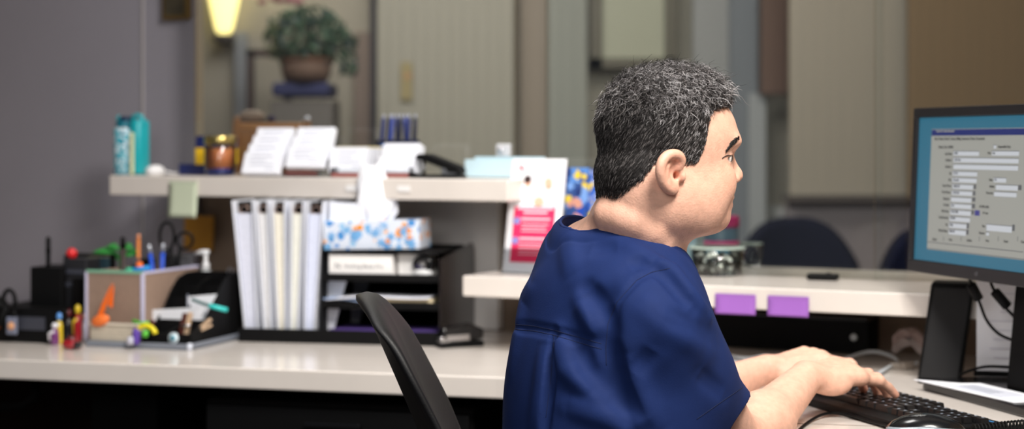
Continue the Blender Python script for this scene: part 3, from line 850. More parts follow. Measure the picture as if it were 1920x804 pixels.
for j in range(nv):
    for i in range(nu):
        a = j*(nu+1)+i; fs.append((a, a+nu+1, a+nu+2, a+1)); fs.append((n1+a, n1+a+1, n1+a+nu+2, n1+a+nu+1))
for i in range(nu):
    fs.append((i, i+1, n1+i+1, n1+i)); a = nv*(nu+1)+i; fs.append((a, n1+a, n1+a+1, a+1))
for j in range(nv):
    a = j*(nu+1); fs.append((a, n1+a, n1+a+nu+1, a+nu+1)); a += nu; fs.append((a, a+nu+1, n1+a+nu+1, n1+a))
mb.add(vs, fs, 0, True); mb.build('backrest', mat('chair rubber black', (13, 13, 15), .5, bump=.2, bscale=400, noise=.15, nscale=30, spec=.35), ch, sub=1)
MB().prism([(.25*math.cos(a)*(1 if abs(math.cos(a)) < .9 else .95)-.02, .25*math.sin(a)) for a in np.linspace(0, 2*PI, 33)[:-1]], .375, .425).build('seat', black_mt, ch, bevel=.02, segs=3)
MB().tube([(-.12, 0, .36), (-.2, 0, .40), (-.205, 0, .56), (-.235, 0, .72)], .018).build('back_bar', black_pl, ch)
MB().lathe([(.05, .33), (.05, .375)], 16).build('seat_plate', black_pl, ch)
MB().lathe([(.028, .10), (.028, .22), (.018, .22), (.018, .34)], 16).build('gas_post', black_pl, ch)
for k in range(5):
    a = 2*PI*k/5+.3
    lg = MB().tube([(0, 0, .12), (.15*math.cos(a), .15*math.sin(a), .10), (.29*math.cos(a), .29*math.sin(a), .075)], [.024, .02, .015]).build('leg', black_pl, ch)
    MB().lathe([(.02, -.012), (.026, -.008), (.026, .008), (.02, .012)], 14, M=Matrix.Translation((.29*math.cos(a), .29*math.sin(a), .027)) @ Matrix.Rotation(a+.6, 4, 'Z') @ Matrix.Rotation(PI/2, 4, 'X')).build('caster', black_mt, lg)

# ================================================================== OBJECTS ON THE UPPER COUNTER
def cthing(name, label, cat, px, t, z, rot=0, group=None):
    if z > 1: t = .27+(t-.04)*.72
    p = onc(px, t, z); return thing(name, label, cat, p, ROT+rot, group)
# water bottle
b = cthing('water_bottle', 'turquoise patterned water bottle with a flip handle at the left end of the counter', 'bottle', 244, .20, ZU, .2)
bp = pattern_mat('speckled turquoise print', (60, 165, 185), [(225, 235, 240), (200, 225, 235), (40, 110, 140), (235, 240, 245), (90, 190, 205)], 120, .4, .50)
def rrect(w_, d_, r, n=5):
    o = []
    for cx, cy, a0 in ((w_/2-r, d_/2-r, 0), (-w_/2+r, d_/2-r, PI/2), (-w_/2+r, -d_/2+r, PI), (w_/2-r, -d_/2+r, 1.5*PI)):
        for k in range(n+1): a = a0+PI/2*k/n; o.append((cx+r*math.cos(a), cy+r*math.sin(a)))
    return o
tr_ = Matrix.Translation
MB().prism(rrect(.052, .058, .022), 0, .122, M=tr_((-.014, 0, 0)), smooth=True).build('bottle_body', bp, b, bevel=.004)
MB().prism(rrect(.034, .060, .014), .0, .142, M=tr_((.028, 0, 0)), smooth=True).build('grip_sleeve', teal_pl, b, bevel=.008)
MB().prism(rrect(.044, .05, .02), .122, .138, M=tr_((-.014, 0, 0)), smooth=True).build('lid', mat('teal lid', (10, 110, 130), .35), b, bevel=.003)
MB().box((-.012, 0, .144), (.026, .03, .014)).build('spout', mat('dark navy plastic', (18, 50, 80), .4), b, bevel=.004)
MB().tube([(-.034, 0, .136), (-.036, 0, .148), (-.030, 0, .152)], .004).build('hinge', teal_pl, b)
MB().tube([(.016, -.01, .135), (.016, -.012, .150), (.028, -.012, .154), (.040, -.01, .148), (.041, -.008, .125)], .006).build('handle', teal_pl, b)
MB().box((.022, -.031, .055), (.010, .004, .108)).build('strap', mat('pale yellow strap', (225, 228, 180), .6), b, bevel=.0015)
# white pebble (small mouse)
b = cthing('computer_mouse', 'small white rounded mouse beside the turquoise bottle', 'mouse', 291, .14, ZU)
MB().ell((0, 0, .011), (.021, .03, .0155)).build('shell', white_pl, b); MB().tube([(0, .025, .012), (.01, .06, .004), (.0, .12, .004)], .002).build('cord', white_pl, b)
# boxes behind the candle
b = cthing('flat_box', 'dark blue flat box lying behind the candle jar', 'box', 388, .30, ZU)
navy = mat('dark blue card', (22, 34, 92), .5)
MB().box((0, 0, .0125), (.118, .08, .025)).build('tray', navy, b, bevel=.001); MB().box((0, 0, .0265), (.12, .082, .003)).build('lid', navy, b, bevel=.001)
b = cthing('carton', 'blue and yellow carton standing behind the candle jar', 'carton', 406, .27, ZU+.028)
MB().box((0, 0, .034), (.094, .05, .068), mi=0).box((0, 0, .020), (.0945, .0505, .042), mi=1).build('carton_body', [navy, mat('bright yellow card', (235, 190, 25), .5)], b)
MB().box((0, 0, .070), (.090, .046, .004)).build('flap', navy, b)
# candle jar
b = cthing('candle_jar', 'amber candle in a glass jar with a gold lid', 'jar', 413, .13, ZU)
MB().lathe([(.030, .001), (.037, .004), (.039, .02), (.039, .068), (.036, .074), (.0355, .080)], 28).build('glass_jar', ACRYL, b)
MB().lathe([(.028, .018), (.034, .020), (.0345, .066), (.030, .068)], 24).build('wax', mat('amber wax', (205, 128, 78), .35, sss=.2), b)
MB().lathe([(.033, .003), (.036, .006), (.036, .0185), (.030, .019)], 24).build('base_band', mat('cobalt band', (25, 60, 160), .2), b)
MB().lathe([(.039, .078), (.040, .080), (.040, .096), (.0385, .099), (.01, .0995)], 28).build('lid', mat('gold lid', (200, 178, 110), .28, metal=1), b)
# business cards in tiers
card = mat('white card stock', (236, 238, 246), .75); line_m = mat('card print', (176, 180, 196), .8)
ct = None
def card_stack(label, group, px, t, z, w_=.100, h_=.055, th=.016, tilt=-.42, rot=.12):
    t = .27+(t-.04)*.95
    r_ = thing('business_card_stack', label, 'business cards', onc(px, t, z), ROT+rot, group)
    mb = MB(); R = Matrix.Rotation(tilt, 4, 'X')
    mb.box(R @ Vector((0, 0, h_/2)), (w_, th, h_), R)
    mb.build('cards', card, r_, bevel=.0006)
    mb = MB()
    for k, (a, b_) in enumerate(((-.3, .25), (-.34, .1), (-.3, .32), (.12, .36))):
        mb.box(R @ Vector(((a+b_)/2*w_, -th/2-.0003, h_*(.8-.2*k))), ((b_-a)*w_, .0004, .0022), R)
    mb.build('printing', line_m, r_)
    return r_
h = cthing('card_holder', 'clear stepped card holder, larger, beside the candle jar', 'card holder', 540, .16, ZU, .12)
MB().box((-.045, -.03, .005), (.095, .012, .010)).box((.05, -.02, .006), (.09, .012, .012)).box((0, .03, .003), (.19, .12, .006)).build('steps', ACRYL, h)
for k in range(4): MB().box((0, -.02+.034*k, .012+.021*k), (.186, .003, .024+.02*k)).build('divider', ACRYL, h)
MB().box((.05, -.028, .008), (.086, .003, .012)).build('label_strip', mat('rose strip', (170, 110, 105), .6), h)
zz = ('lowest front', 'second', 'third', 'top rear')
for k in range(4):
    card_stack('white business cards in the left column of the stepped holder, '+zz[k]+' tier', 'business cards in the stepped holder', 489+7.5*k, .06+.030*k, ZU+.006+.0200*k)
for k in range(3):
    card_stack('white business cards in the right column of the stepped holder, '+('front', 'middle', 'top rear')[k]+' tier', 'business cards in the stepped holder', 572+8*k, .085+.030*k, ZU+.022+.0215*k*1.04)
h = cthing('card_holder', 'clear card holder behind the tissue, between two piles of cards', 'card holder', 706, .15, ZU, .1)
MB().box((0, 0, .004), (.21, .07, .008)).box((0, -.035, .010), (.21, .003, .018)).box((-.103, 0, .012), (.003, .07, .024)).box((.103, 0, .012), (.003, .07, .024)).build('tray', ACRYL, h)
MB().box((0, -.0375, .006), (.20, .002, .010)).build('label_strip', mat('red dull strip', (150, 90, 85), .6), h)
card_stack('white card pile in the low clear holder, left of the tissue', 'cards in the low holder', 655, .13, ZU+.008, .098, .062, .03, -.25, .1)
card_stack('taller white card pile in the low clear holder, right of the tissue', 'cards in the low holder', 751, .13, ZU+.008, .094, .072, .03, -.32, .1)
b = cthing('note_block', 'pale cream note block behind the low card holder', 'notepad', 680, .26, ZU)
MB().box((0, 0, .035), (.12, .05, .07)).build('pages', paper_edge, b, bevel=.001); MB().box((0, 0, .071), (.121, .051, .003)).build('cover', mat('cream yellow cover', (230, 215, 160), .7), b)
# black hole punch / stapler
b = cthing('hole_punch', 'black lever punch with a raised handle at the right of the card holders', 'hole punch', 822, .16, ZU, .05)
MB().box((.0, 0, .004), (.125, .05, .008)).build('base_plate', black_pl, b, bevel=.002)
MB().box((.035, 0, .018), (.04, .034, .022)).build('housing', mat('smoky housing', (90, 92, 96), .3), b, bevel=.003)
MB().prism([(-.055, .044), (-.050, .056), (-.02, .056), (.058, .028), (.066, .018), (.062, .009), (.030, .012), (.026, .020), (-.035, .040)], -.018, .018, M=Matrix.Rotation(PI/2, 4, 'X')).build('lever', black_pl, b, bevel=.004)
MB().lathe([(.004, 0), (.004, .035)], 10, M=tr_((-.038, 0, .007))).build('pin', chrome, b)
# pen holder
b = cthing('pen_holder', 'dark mesh pen cup full of blue pens behind the white cards', 'pen cup', 747, .33, ZU, 0)
MB().box((0, 0, .045), (.106, .034, .09)).build('cup', mat('navy cup', (24, 30, 55), .5), b, bevel=.004)
MB().box((-.008, -.018, .072), (.06, .003, .012)).build('blue_band', mat('bright blue band', (20, 120, 215), .4), b, bevel=.001)
for k in range(8):
    x = -.042+.012*k
    p_ = onc(747, .27+.29*.72, ZU); v_ = Matrix.Rotation(ROT, 3, 'Z') @ Vector((x, (k % 2)*.012-.006, .10))
    pn = thing('pen', 'dark blue ballpoint pen in the mesh cup on the counter', 'pen', p_+v_, ROT, 'pens in the cup')
    pn.rotation_euler = (0, rnd.uniform(-.05, .12), ROT)
    MB().lathe([(.002, -.06), (.0056, -.05), (.0056, .038), (.003, .044)], 10).build('barrel', mat('pen navy %d' % (k % 3), ((30, 40, 92), (22, 26, 48), (52, 68, 140))[k % 3], .3), pn)
    MB().lathe([(.0028, .042), (.0028, .05), (.002, .052)], 8).build('clicker', mat('pen cap grey', (175, 180, 195), .3), pn)
# pale blue panel/tray at the right end
b = cthing('paper_tray', 'pale blue translucent letter tray behind the red leaflet', 'tray', 948, .30, ZU-.03)
for nm_, c_, d_ in (('front', (0, -.02, .020), (.185, .003, .040)), ('back', (0, .03, .023), (.185, .003, .046)), ('end', (-.092, .005, .020), (.003, .05, .040)), ('end', (.092, .005, .020), (.003, .05, .040))):
    MB().box(c_, d_).build(nm_, mat('pale blue plastic', (196, 222, 232), .4), b)
MB().box((0, .005, -.0), (.185, .05, .003)).build('bottom', MATS['pale blue plastic'], b)
b.location = onc(945, .44, ZU+.003)
# sticky notes
def note(label, px0, px1, py0, py1, P, rot, col, name='sticky_note', curl=.006, tape=False):
    """P: lower left corner in world, along rot"""
    w_ = P[1]; h_ = P[2]
    t_ = thing(name, label, 'sticky note', P[0], rot)
    m_ = MB().grid(lambda u, v: ((u-.5)*w_, -curl*(1-v)**2-.001, -h_*(1-v)), 6, 8)
    m_.build('sheet', mat(name+str(col), col, .8), t_, solid=.0012)
    MB().box((0, -.0014, -.004), (w_*.96, .0006, .008)).build('glue_edge', mat('glue edge'+str(col), tuple(int(c*.97) for c in col), .7), t_)
sc0 = 3200/onc(344, .25, 1).y
note('pale green sticky note hanging from the upper counter edge', 0, 0, 0, 0, (onc(344, .252, ZU-.012), 66/sc0, 68/sc0), ROT, (205, 214, 188))
w0 = onc(374, .593, CAMZ-(405-HY)*4.2/F); w0.z = CAMZ-(404-HY)*w0.y/F
note('mustard yellow note stuck on the wall below the upper counter', 0, 0, 0, 0, (w0, 62*w0.y/F/.9, 66*w0.y/F), ROT, (186, 132, 42))
for px, lab in ((1379, 'purple sticky note on the lower ledge edge, nearer the man'), (1478, 'purple sticky note on the lower ledge edge, nearer the monitor')):
    q = onc(px, .187, 1); s_ = F/q.y; q.z = CAMZ-((551 if px < 1400 else 555)-HY)/s_
    note(lab, 0, 0, 0, 0, (q, 72/s_/.9, 38/s_), ROT, (158, 100, 190), curl=.002)
q = onc(760, .039, 1); 
for px in (660, 757):
    q = onc(px, .253, ZU-.023); t_ = thing('label_tape', 'small white tape piece on the counter edge, '+('left' if px < 700 else 'right')+' of the hanging tissue', 'tape', q, ROT)
    MB().box((0, 0, 0), (.034, .0008, .014)).build('tape', white_paint, t_)

# ================================================================== DESK, LEFT AND MIDDLE
def dthing(name, label, cat, px, py, rot=0, group=None, z=ZD):
    return thing(name, label, cat, Pz(px, py, z), rot, group)
OR = -.20                       # how the organiser stands on the desk
og = dthing('desk_organizer', 'black desk organiser with tiers, a binder tray and a tall end panel', 'organiser', 448, 640, OR)
gl = lambda px, d: ((px-960)*d/F)
# local frame: x along the desk, y away. origin at front left corner
OGW = .475
MB().box((OGW/2, .12, .0105), (OGW, .25, .021)).box((OGW/2, -.003, .016), (OGW, .006, .032)).build('base_tray', black_pl, og, bevel=.002)
MB().box((.195, .13, .115), (.004, .22, .22)).build('divider', black_pl, og)
MB().box((OGW/2, .243, .11), (OGW, .004, .21)).build('back_panel', black_mt, og)
for k, z in enumerate((.082, .145)):
    MB().box((.335, .12, z), (.275, .23, .005)).box((.335, .007, z+.007), (.275, .004, .016)).build('shelf', black_pl, og, bevel=.001)
MB().box((.335, .12, .2085), (.275, .22, .004)).build('top_shelf', black_pl, og)
# tall end panel (curved corner)
pan = [(0, .0), (.335, .0), (.345, .012), (.345, .20), (.325, .215), (.30, .214), (0, .195)]
MB().prism(pan, -.002, .002, M=tr_((OGW+.002, 0, .001)) @ Matrix.Rotation(PI/2-.0, 4, 'Z') @ Matrix.Rotation(PI/2, 4, 'X')).build('end_panel', mat('smoked black panel', (34, 29, 29), .22), og, bevel=.001)
OGM = tr_(og.location) @ Matrix.Rotation(OR, 4, 'Z')
def ogp(x, y, z): return OGM @ Vector((x, y, z))
# binders
cover = mat('binder white vinyl', (228, 231, 240), .35); ring_m = mat('binder ring steel', (150, 128, 118), .3, metal=.9)
tints = [(214, 217, 232), (220, 220, 222), (230, 225, 210), (228, 228, 218), (210, 216, 236)]
xs = [(.010, .052, -.075), (.050, .034, -.055), (.083, .036, -.03), (.112, .034, .03), (.150, .044, .045)]
names_ = ['leftmost in the tray, leaning furthest', 'second from the left', 'in the middle with cream pages', 'second from the right with yellowish pages', 'rightmost, nearest the tissue box']
for k, (x, wt, ln) in enumerate(xs):
    bd = thing('ring_binder', 'white ring binder full of paper, '+names_[k], 'binder', ogp(x+.012, .02, .022), OR, 'white binders in the black organiser')
    H = .302
    def slab(x0b, x0t, th, y0, y1, z0, z1): return [(x0b, z0), (x0b+th, z0), (x0t+th, z1), (x0t, z1)]
    MX = Matrix.Rotation(PI/2, 4, 'X')
    wb = wt*.62
    a0b, a0t = -wb/2, -wt/2+ln*.29
    MB().prism(slab(a0b, a0t, .003, 0, 0, 0, H), -.235, 0, M=MX).build('cover', cover, bd, bevel=.0008)
    b0b, b0t = wb/2-.003, wt/2-.003+ln*.29
    MB().prism(slab(b0b, b0t, .003, 0, 0, 0, H), -.235, 0, M=MX).build('cover', cover, bd, bevel=.0008)
    MB().prism([(a0b, 0), (b0b+.003, 0), (b0t+.003, H), (a0t, H)], -.237, -.234, M=MX).build('spine', cover, bd)
    g_ = .0045
    MB().prism([(a0b+g_, .004), (b0b-.001, .004), ((b0b+(b0t-b0b)*.93)-.003, H*.90), ((a0b+(a0t-a0b)*.93)+g_+.002, H*.90)], -.22, -.008, M=MX).build('pages', mat('binder pages %d' % k, tints[k], .85, noise=.08, nscale=300), bd)
    cx = (a0t+b0t)/2
    rg_ = MB().tube([(cx+.012*math.cos(a)-.001, .10, H*.93+.010*math.sin(a)) for a in np.linspace(0, 2*PI, 13)[:-1]], .0016, 6, closed=True)
    rg_.tube([(cx+.011*math.cos(a)-.001, .02, H*.93+.009*math.sin(a)) for a in np.linspace(0, 2*PI, 13)[:-1]], .0022, 6, closed=True)
    rg_.build('rings', ring_m, bd)
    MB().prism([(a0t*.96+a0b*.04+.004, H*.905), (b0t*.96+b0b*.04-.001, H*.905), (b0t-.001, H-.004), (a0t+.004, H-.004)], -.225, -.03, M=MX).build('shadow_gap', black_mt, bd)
fo = thing('folder', 'white folder leaning flat against the right side of the binders', 'folder', ogp(.199, .035, .022), OR)
MB().prism([(-.005, 0), (.012, 0), (.088, .296), (.004, .300)], -.02, -.017, M=Matrix.Rotation(PI/2, 4, 'X')).build('front_cover', cover, fo)
MB().prism([(0, 0), (.02, 0), (.095, .290), (.020, .294)], -.20, -.19, M=Matrix.Rotation(PI/2, 4, 'X')).build('back_cover', cover, fo)
# things in the organiser
wb_ = thing('white_box', 'white carton with dark print on the organiser shelf under the tissue box', 'box', ogp(.287, .07, .1485), OR)
MB().box((0, 0, .0255), (.150, .11, .051)).build('carton', white_paint, wb_, bevel=.001)
MB().box((0, .0, .0525), (.150, .11, .002)).build('lid_flap', white_paint, wb_)
mb = MB(); Mt = tr_((-.062, -.0556, .022)) @ Matrix.Rotation(PI/2, 4, 'X')
text_mb(mb, 'N', .019, Mt); text_mb(mb, 'Nothing Beats Pro', .0125, tr_((-.040, -.0556, .024)) @ Matrix.Rotation(PI/2, 4, 'X')); mb.build('printing', mat('dark print', (50, 55, 70), .6), wb_)
wb2 = thing('white_box', 'plain white carton beside the printed one, under the right end of the tissue box', 'box', ogp(.400, .10, .1485), OR)
MB().box((0, 0, .027), (.062, .12, .054)).build('carton', white_paint, wb2, bevel=.001); MB().box((0, .0, .0555), (.064, .122, .002)).build('lid_flap', white_paint, wb2)
tp = thing('tape_dispenser', 'black and white tape dispenser on the organiser shelf beside the cartons', 'tape dispenser', ogp(.430, .03, .1485), OR)
MB().ell((0, 0, .012), (.024, .02, .012)).build('base', mat('pale grey base', (205, 205, 205), .4), tp)
MB().tube([(.018*math.cos(a), 0, .034+.014*math.sin(a)) for a in np.linspace(0, 2*PI, 17)[:-1]], .007, 8, closed=True).build('roll_hub', black_gl, tp)
MB().box((-.004, 0, .024), (.03, .014, .01), (0, .5, 0)).build('body', mat('purple black', (35, 28, 62), .3), tp, bevel=.003)
for i_, (nm_, lab, x, y, z, w_, d_, hh, col, ry) in enumerate((
    ('paper_sheet', 'loose white sheets sticking out on the upper tier under the carton', .325, .035, .149, .26, .10, .003, (215, 214, 216), 0),
    ('envelope', 'manila envelope on the middle organiser tier', .385, .06, .0865, .13, .16, .016, (222, 205, 168), 0),
    ('paper_sheet', 'curled white sheet on top of the manila envelope', .330, .04, .1045, .24, .15, .002, (226, 228, 238), .045),
    ('paper_sheet', 'blue-grey sheet slanting on the middle organiser tier', .275, .03, .096, .15, .12, .002, (150, 170, 205), -.06),
    ('folder', 'purple folder on the bottom tier of the organiser', .335, .08, .022, .26, .17, .007, (96, 72, 150), 0))):
    o_ = thing(nm_, lab, 'paper' if 'paper' in nm_ else nm_, ogp(x, y+.03, z), OR+rnd.uniform(-.04, .04))
    MB().grid(lambda u, v: ((u-.5)*w_, (v-.5)*d_, hh/2+ry*(u-.5)*w_*2*.5+(.006*math.sin(u*5) if hh < .004 else 0)*.6), 10, 2, 0, True).build('sheet', mat('sheet%s' % (col,), col, .8), o_, solid=hh)
    if hh > .004: MB().box((0, -d_/2-.0005, hh*.5), (w_*.98, .001, hh*.5)).build('edge', mat('sheetedge%s' % (col,), tuple(int(c*.85) for c in col), .8), o_)
# tissue box
tb = thing('tissue_box', 'floral blue and orange tissue box on top of the organiser', 'tissue box', ogp(.308, .085, .213), OR+.02)
fl_m = pattern_mat('floral print', (214, 222, 236), [(120, 175, 222), (236, 150, 42), (70, 140, 205), (150, 195, 230), (240, 160, 60), (90, 150, 215)], 42, .5, .40)
tb.rotation_euler.y = -.02
MB().box((0, 0, .034), (.226, .115, .066)).build('carton', fl_m, tb, bevel=.0012)
mb = MB(); rn2 = random.Random(5)
for k in range(22):                      # printed flowers on the front
    cx_, cz_ = rn2.uniform(-.1, .1), rn2.uniform(.010, .058); col_ = rn2.choice((0, 0, 0, 1, 2))
    nn = 7 if col_ != 1 else 10
    for j in range(nn):
        a = 2*PI*j/nn; L_ = .012 if col_ != 1 else .007
        c2 = (min(.108, max(-.108, cx_+math.cos(a)*L_*.5)), -.0580, min(.063, max(.004, cz_+math.sin(a)*L_*.5)))
        mb.ell(c2, (L_*.5, .0003, .0022 if col_ != 1 else .0042), col_, (0, -a, 0), 8, 4)
mb.build('flower_print', [mat('print blue', (108, 168, 220), .6), mat('print orange', (240, 148, 34), .6), mat('print light', (225, 232, 242), .6)], tb)
MB().prism([(.04*math.cos(a), .018*math.sin(a)) for a in np.linspace(0, 2*PI, 25)[:-1]], .0672, .0680).build('slot_film', mat('slot film', (200, 205, 215), .2), tb)
def tis(u, v):
    a = 2*PI*u; rip = 1+.16*math.sin(3*a+v*3)+.13*math.sin(7*a-v*5)+.06*math.sin(13*a)
    rx = (.043-.016*v+.006*math.sin(v*5)-.010*max(0, .12-v)/.12)*rip; ry = (.016+.006*math.sin(v*4))*rip
    z = .066+.126*v+(.010*math.sin(a*2+1)+.014*math.cos(a+.6))*v*v
    return (-.004+.006*v*math.sin(v*6)+math.cos(a)*rx, -.012+math.sin(a)*ry, z)
MB().grid(tis, 60, 30).build('tissue', mat('tissue white', (240, 241, 246), .9, bump=.4, bscale=90), tb, solid=.0008)
# small stapler
st = dthing('stapler', 'small black stapler in front of the organiser end panel', 'stapler', 862, 650, .52); st.scale = (1.15, 1.15, 1.3)
MB().box((0, 0, .005), (.095, .03, .010)).build('base', black_pl, st, bevel=.003)
MB().prism([(-.045, .022), (-.04, .034), (.02, .040), (.047, .030), (.047, .012), (-.03, .014)], -.012, .012, M=Matrix.Rotation(PI/2, 4, 'X')).build('arm', black_gl, st, bevel=.003)
MB().box((-.01, -.0125, .017), (.05, .001, .010)).build('magazine', chrome, st)
MB().box((-.036, 0, .014), (.02, .02, .012)).build('anvil', chrome, st, bevel=.002)

# ---- left desk cluster
TRo = Pz(356, 657, ZD); TR = -.32
TM = tr_(TRo) @ Matrix.Rotation(TR, 4, 'Z')
def tp_(x, y, z=0): return TM @ Vector((x, y, z))
b = thing('base_tray', 'flat grey metal tray under the cream bin and the black file holder', 'tray', TRo, TR)
MB().box((-.128, .125, .004), (.262, .26, .008)).box((-.128, -.003, .007), (.264, .004, .014)).box((.001, .125, .007), (.004, .26, .014)).build('plate', mat('grey blue metal', (128, 134, 145), .4), b, bevel=.001)
MB().lathe([(.006, 0), (.006, .016)], 10, M=tr_((.001, -.003, 0))).build('corner_cap', mat('pale cap', (205, 210, 222), .4), b)
b = thing('file_holder', 'black curved-side desk holder with clips and cards in it, right on the grey tray', 'file holder', tp_(-.003, .008, .0085), TR)
prof = [(0, 0), (0, .028), (.05, .040), (.095, .075), (.13, .115), (.16, .138), (.20, .147), (.245, .147), (.245, 0)]
MP = Matrix.Rotation(PI/2, 4, 'Z') @ Matrix.Rotation(PI/2, 4, 'X')
for k, x in enumerate((0, -.060, -.120)):
    MB().prism([(a, z*(1 if k != 1 else .93)) for a, z in prof], -.0015, .0015, M=tr_((x, 0, 0)) @ MP).build('side_panel', black_pl, b)
for k, (y, h_, a) in enumerate(((.002, .026, 0), (.07, .05, -.2), (.125, .095, -.15), (.18, .12, -.1), (.243, .147, 0))):
    MB().box((-.06, y, h_/2), (.12, .003, h_), (a, 0, 0)).build('divider', black_pl, b)
MB().box((-.06, .122, .0015), (.12, .245, .003)).build('base', black_pl, b)
def mini(name, label, cat, x, y, z, fn, group=None, rot=0):
    t_ = thing(name, label, cat, tp_(x, y, z), TR+rot, group); fn(t_); return t_
mini('index_card', 'white card standing in the back slot of the black holder', 'card', -.035, .115, .055, lambda t: (MB().prism([(-.036, 0), (.006, 0), (.040, .060), (-.036, .052)], -.0006, .0006, M=Matrix.Rotation(PI/2, 4, 'X')).build('card', paper, t), MB().box((-.034, 0, .03), (.003, .002, .055)).build('edge', grey_mt, t)))
mini('pen', 'teal pen lying across the black holder', 'pen', .0, .10, .088, lambda t: (MB().tube([(-.035, -.03, .018), (-.002, -.01, .003)], .0035).build('barrel', mat('dark teal', (10, 80, 80), .4), t), MB().tube([(-.002, -.01, .003), (.034, .01, -.008)], .0052).build('cap', mat('aqua', (60, 205, 200), .35), t)))
wood = mat('light wood', (205, 175, 145), .6); dkred = mat('dark red wood', (80, 34, 26), .5)
mini('clothespin', 'wooden and dark red peg standing in the front of the black holder', 'peg', -.030, .045, .030, lambda t: (MB().box((0, 0, .018), (.008, .010, .062), (0, .22, 0)).build('wood_half', wood, t), MB().box((-.011, 0, .018), (.012, .010, .058), (0, .22, 0)).build('red_half', dkred, t), MB().tube([(-.012, -.006, .02), (.008, -.006, .02)], .003).build('spring', chrome, t)))
mini('clothespin', 'small pale wooden peg tilted right in the black holder', 'peg', .004, .06, .052, lambda t: (MB().box((0, 0, 0), (.036, .008, .007), (0, -.7, 0)).build('upper_half', wood, t), MB().box((.002, 0, -.008), (.030, .008, .006), (0, -.45, 0)).build('lower_half', wood, t)), rot=.2)
mini('tape_roll', 'small white and teal roll at the front foot of the black holder', 'tape roll', -.045, .012, .024, lambda t: (MB().lathe([(.012, -.007), (.012, .007)], 18, M=Matrix.Rotation(PI/2-.2, 4, 'X')).build('roll', mat('roll white', (210, 225, 232), .4), t), MB().lathe([(.006, -.009), (.006, .009)], 14, M=Matrix.Rotation(PI/2-.2, 4, 'X')).build('core', mat('core teal', (70, 140, 160), .4), t)))
mini('ring_toy', 'yellow arch-shaped clip beside the cream bin', 'clip', -.105, -.008, .032, lambda t: (MB().tube([(.024*math.cos(a), 0, .020*math.sin(a)) for a in np.linspace(.15, PI-.15, 12)], .0055).build('arch', mat('vivid yellow', (232, 215, 30), .4), t), MB().tube([(.0, -.004, -.004), (.002, -.004, .010)], .007).build('green_bead', mat('leaf green', (90, 190, 60), .4), t)))
mini('marker_pen', 'short violet marker standing beside the cream bin', 'marker', -.128, -.010, .010, lambda t: (MB().lathe([(.006, 0), (.0085, .004), (.0085, .030), (.006, .036)], 14, M=tr_((0, 0, 0))).build('barrel', mat('violet', (92, 62, 160), .4), t), MB().lathe([(.0075, 0), (.0075, .014), (.005, .018)], 14, M=tr_((-.008, -.012, 0))).build('cap', mat('cap silver', (190, 190, 205), .3), t)))
# cream bin and papers
b = thing('storage_bin', 'low cream ribbed bin on the left of the grey tray', 'bin', tp_(-.192, .040, .0085), TR)
mb = MB(); cream = mat('cream ribbed plastic', (196, 186, 168), .6, noise=.08, nscale=60)
mb.box((0, -.033, .020), (.125, .004, .040)).box((0, .033, .020), (.125, .004, .040)).box((-.0605, 0, .020), (.004, .066, .040)).box((.0605, 0, .020), (.004, .066, .040)).box((0, 0, .002), (.125, .066, .004)); mb.build('bin_body', cream, b, bevel=.0015)
mb = MB()
for z in (.010, .019, .028): mb.box((0, -.036, z), (.124, .002, .003))
mb.build('rib', mat('cream rib', (212, 203, 186), .6), b)
MB().box((0, -.035, .042), (.131, .008, .006)).build('rim', mat('cream rib', (212, 203, 186), .6), b, bevel=.002)
mini('paper_stack', 'white papers standing behind the cream bin, right part', 'papers', -.085, .085, .0095, lambda t: (MB().prism([(-.06, 0), (.05, 0), (.075, .078), (-.06, .068)], -.003, .003, M=Matrix.Rotation(PI/2, 4, 'X')).build('sheets', paper, t), MB().box((-.09, -.0035, .03), (.003, .001, .058)).build('edge', grey_mt, t)))
mini('paper_stack', 'pale lilac papers behind the cream bin, left part', 'papers', -.225, .088, .0095, lambda t: (MB().box((0, 0, .026), (.075, .006, .052)).build('sheets', mat('lilac white', (214, 212, 230), .8), t), MB().box((0, -.0034, .048), (.07, .001, .003)).build('edge', grey_mt, t)))
mini('hair_clip', 'green and brown clip on the rim of the cream bin', 'clip', -.128, .020, .052, lambda t: (MB().tube([(-.026, 0, .006), (-.008, 0, .002), (.016, 0, .004)], [.005, .003, .003]).build('green_arm', mat('leaf green', (90, 190, 60), .4), t), MB().ell((.022, 0, .004), (.007, .005, .008)).build('brown_bead', dkred, t), MB().box((-.010, 0, -.010), (.006, .004, .022)).build('leg', mat('dark green', (20, 60, 25), .5), t)))
orange = mat('bright orange', (245, 110, 20), .45)
mini('origami_bird', 'orange folded paper bird standing on the cream bin', 'ornament', -.222, .0, .049, lambda t: (MB().prism([(-.012, .018), (.004, .024), (.028, .095), (.020, .084), (.002, .05)], -.0012, .0012, M=Matrix.Rotation(PI/2, 4, 'X')).build('wing', orange, t), MB().prism([(.010, .045), (.022, .038), (.026, .090), (.020, .075)], -.0012, .0012, M=tr_((0, .008, 0)) @ Matrix.Rotation(PI/2, 4, 'X')).build('tail', orange, t), MB().ell((-.004, 0, .010), (.024, .010, .013), 0, (0, -.3, 0)).build('bird_body', mat('soft orange', (240, 120, 50), .5), t)))
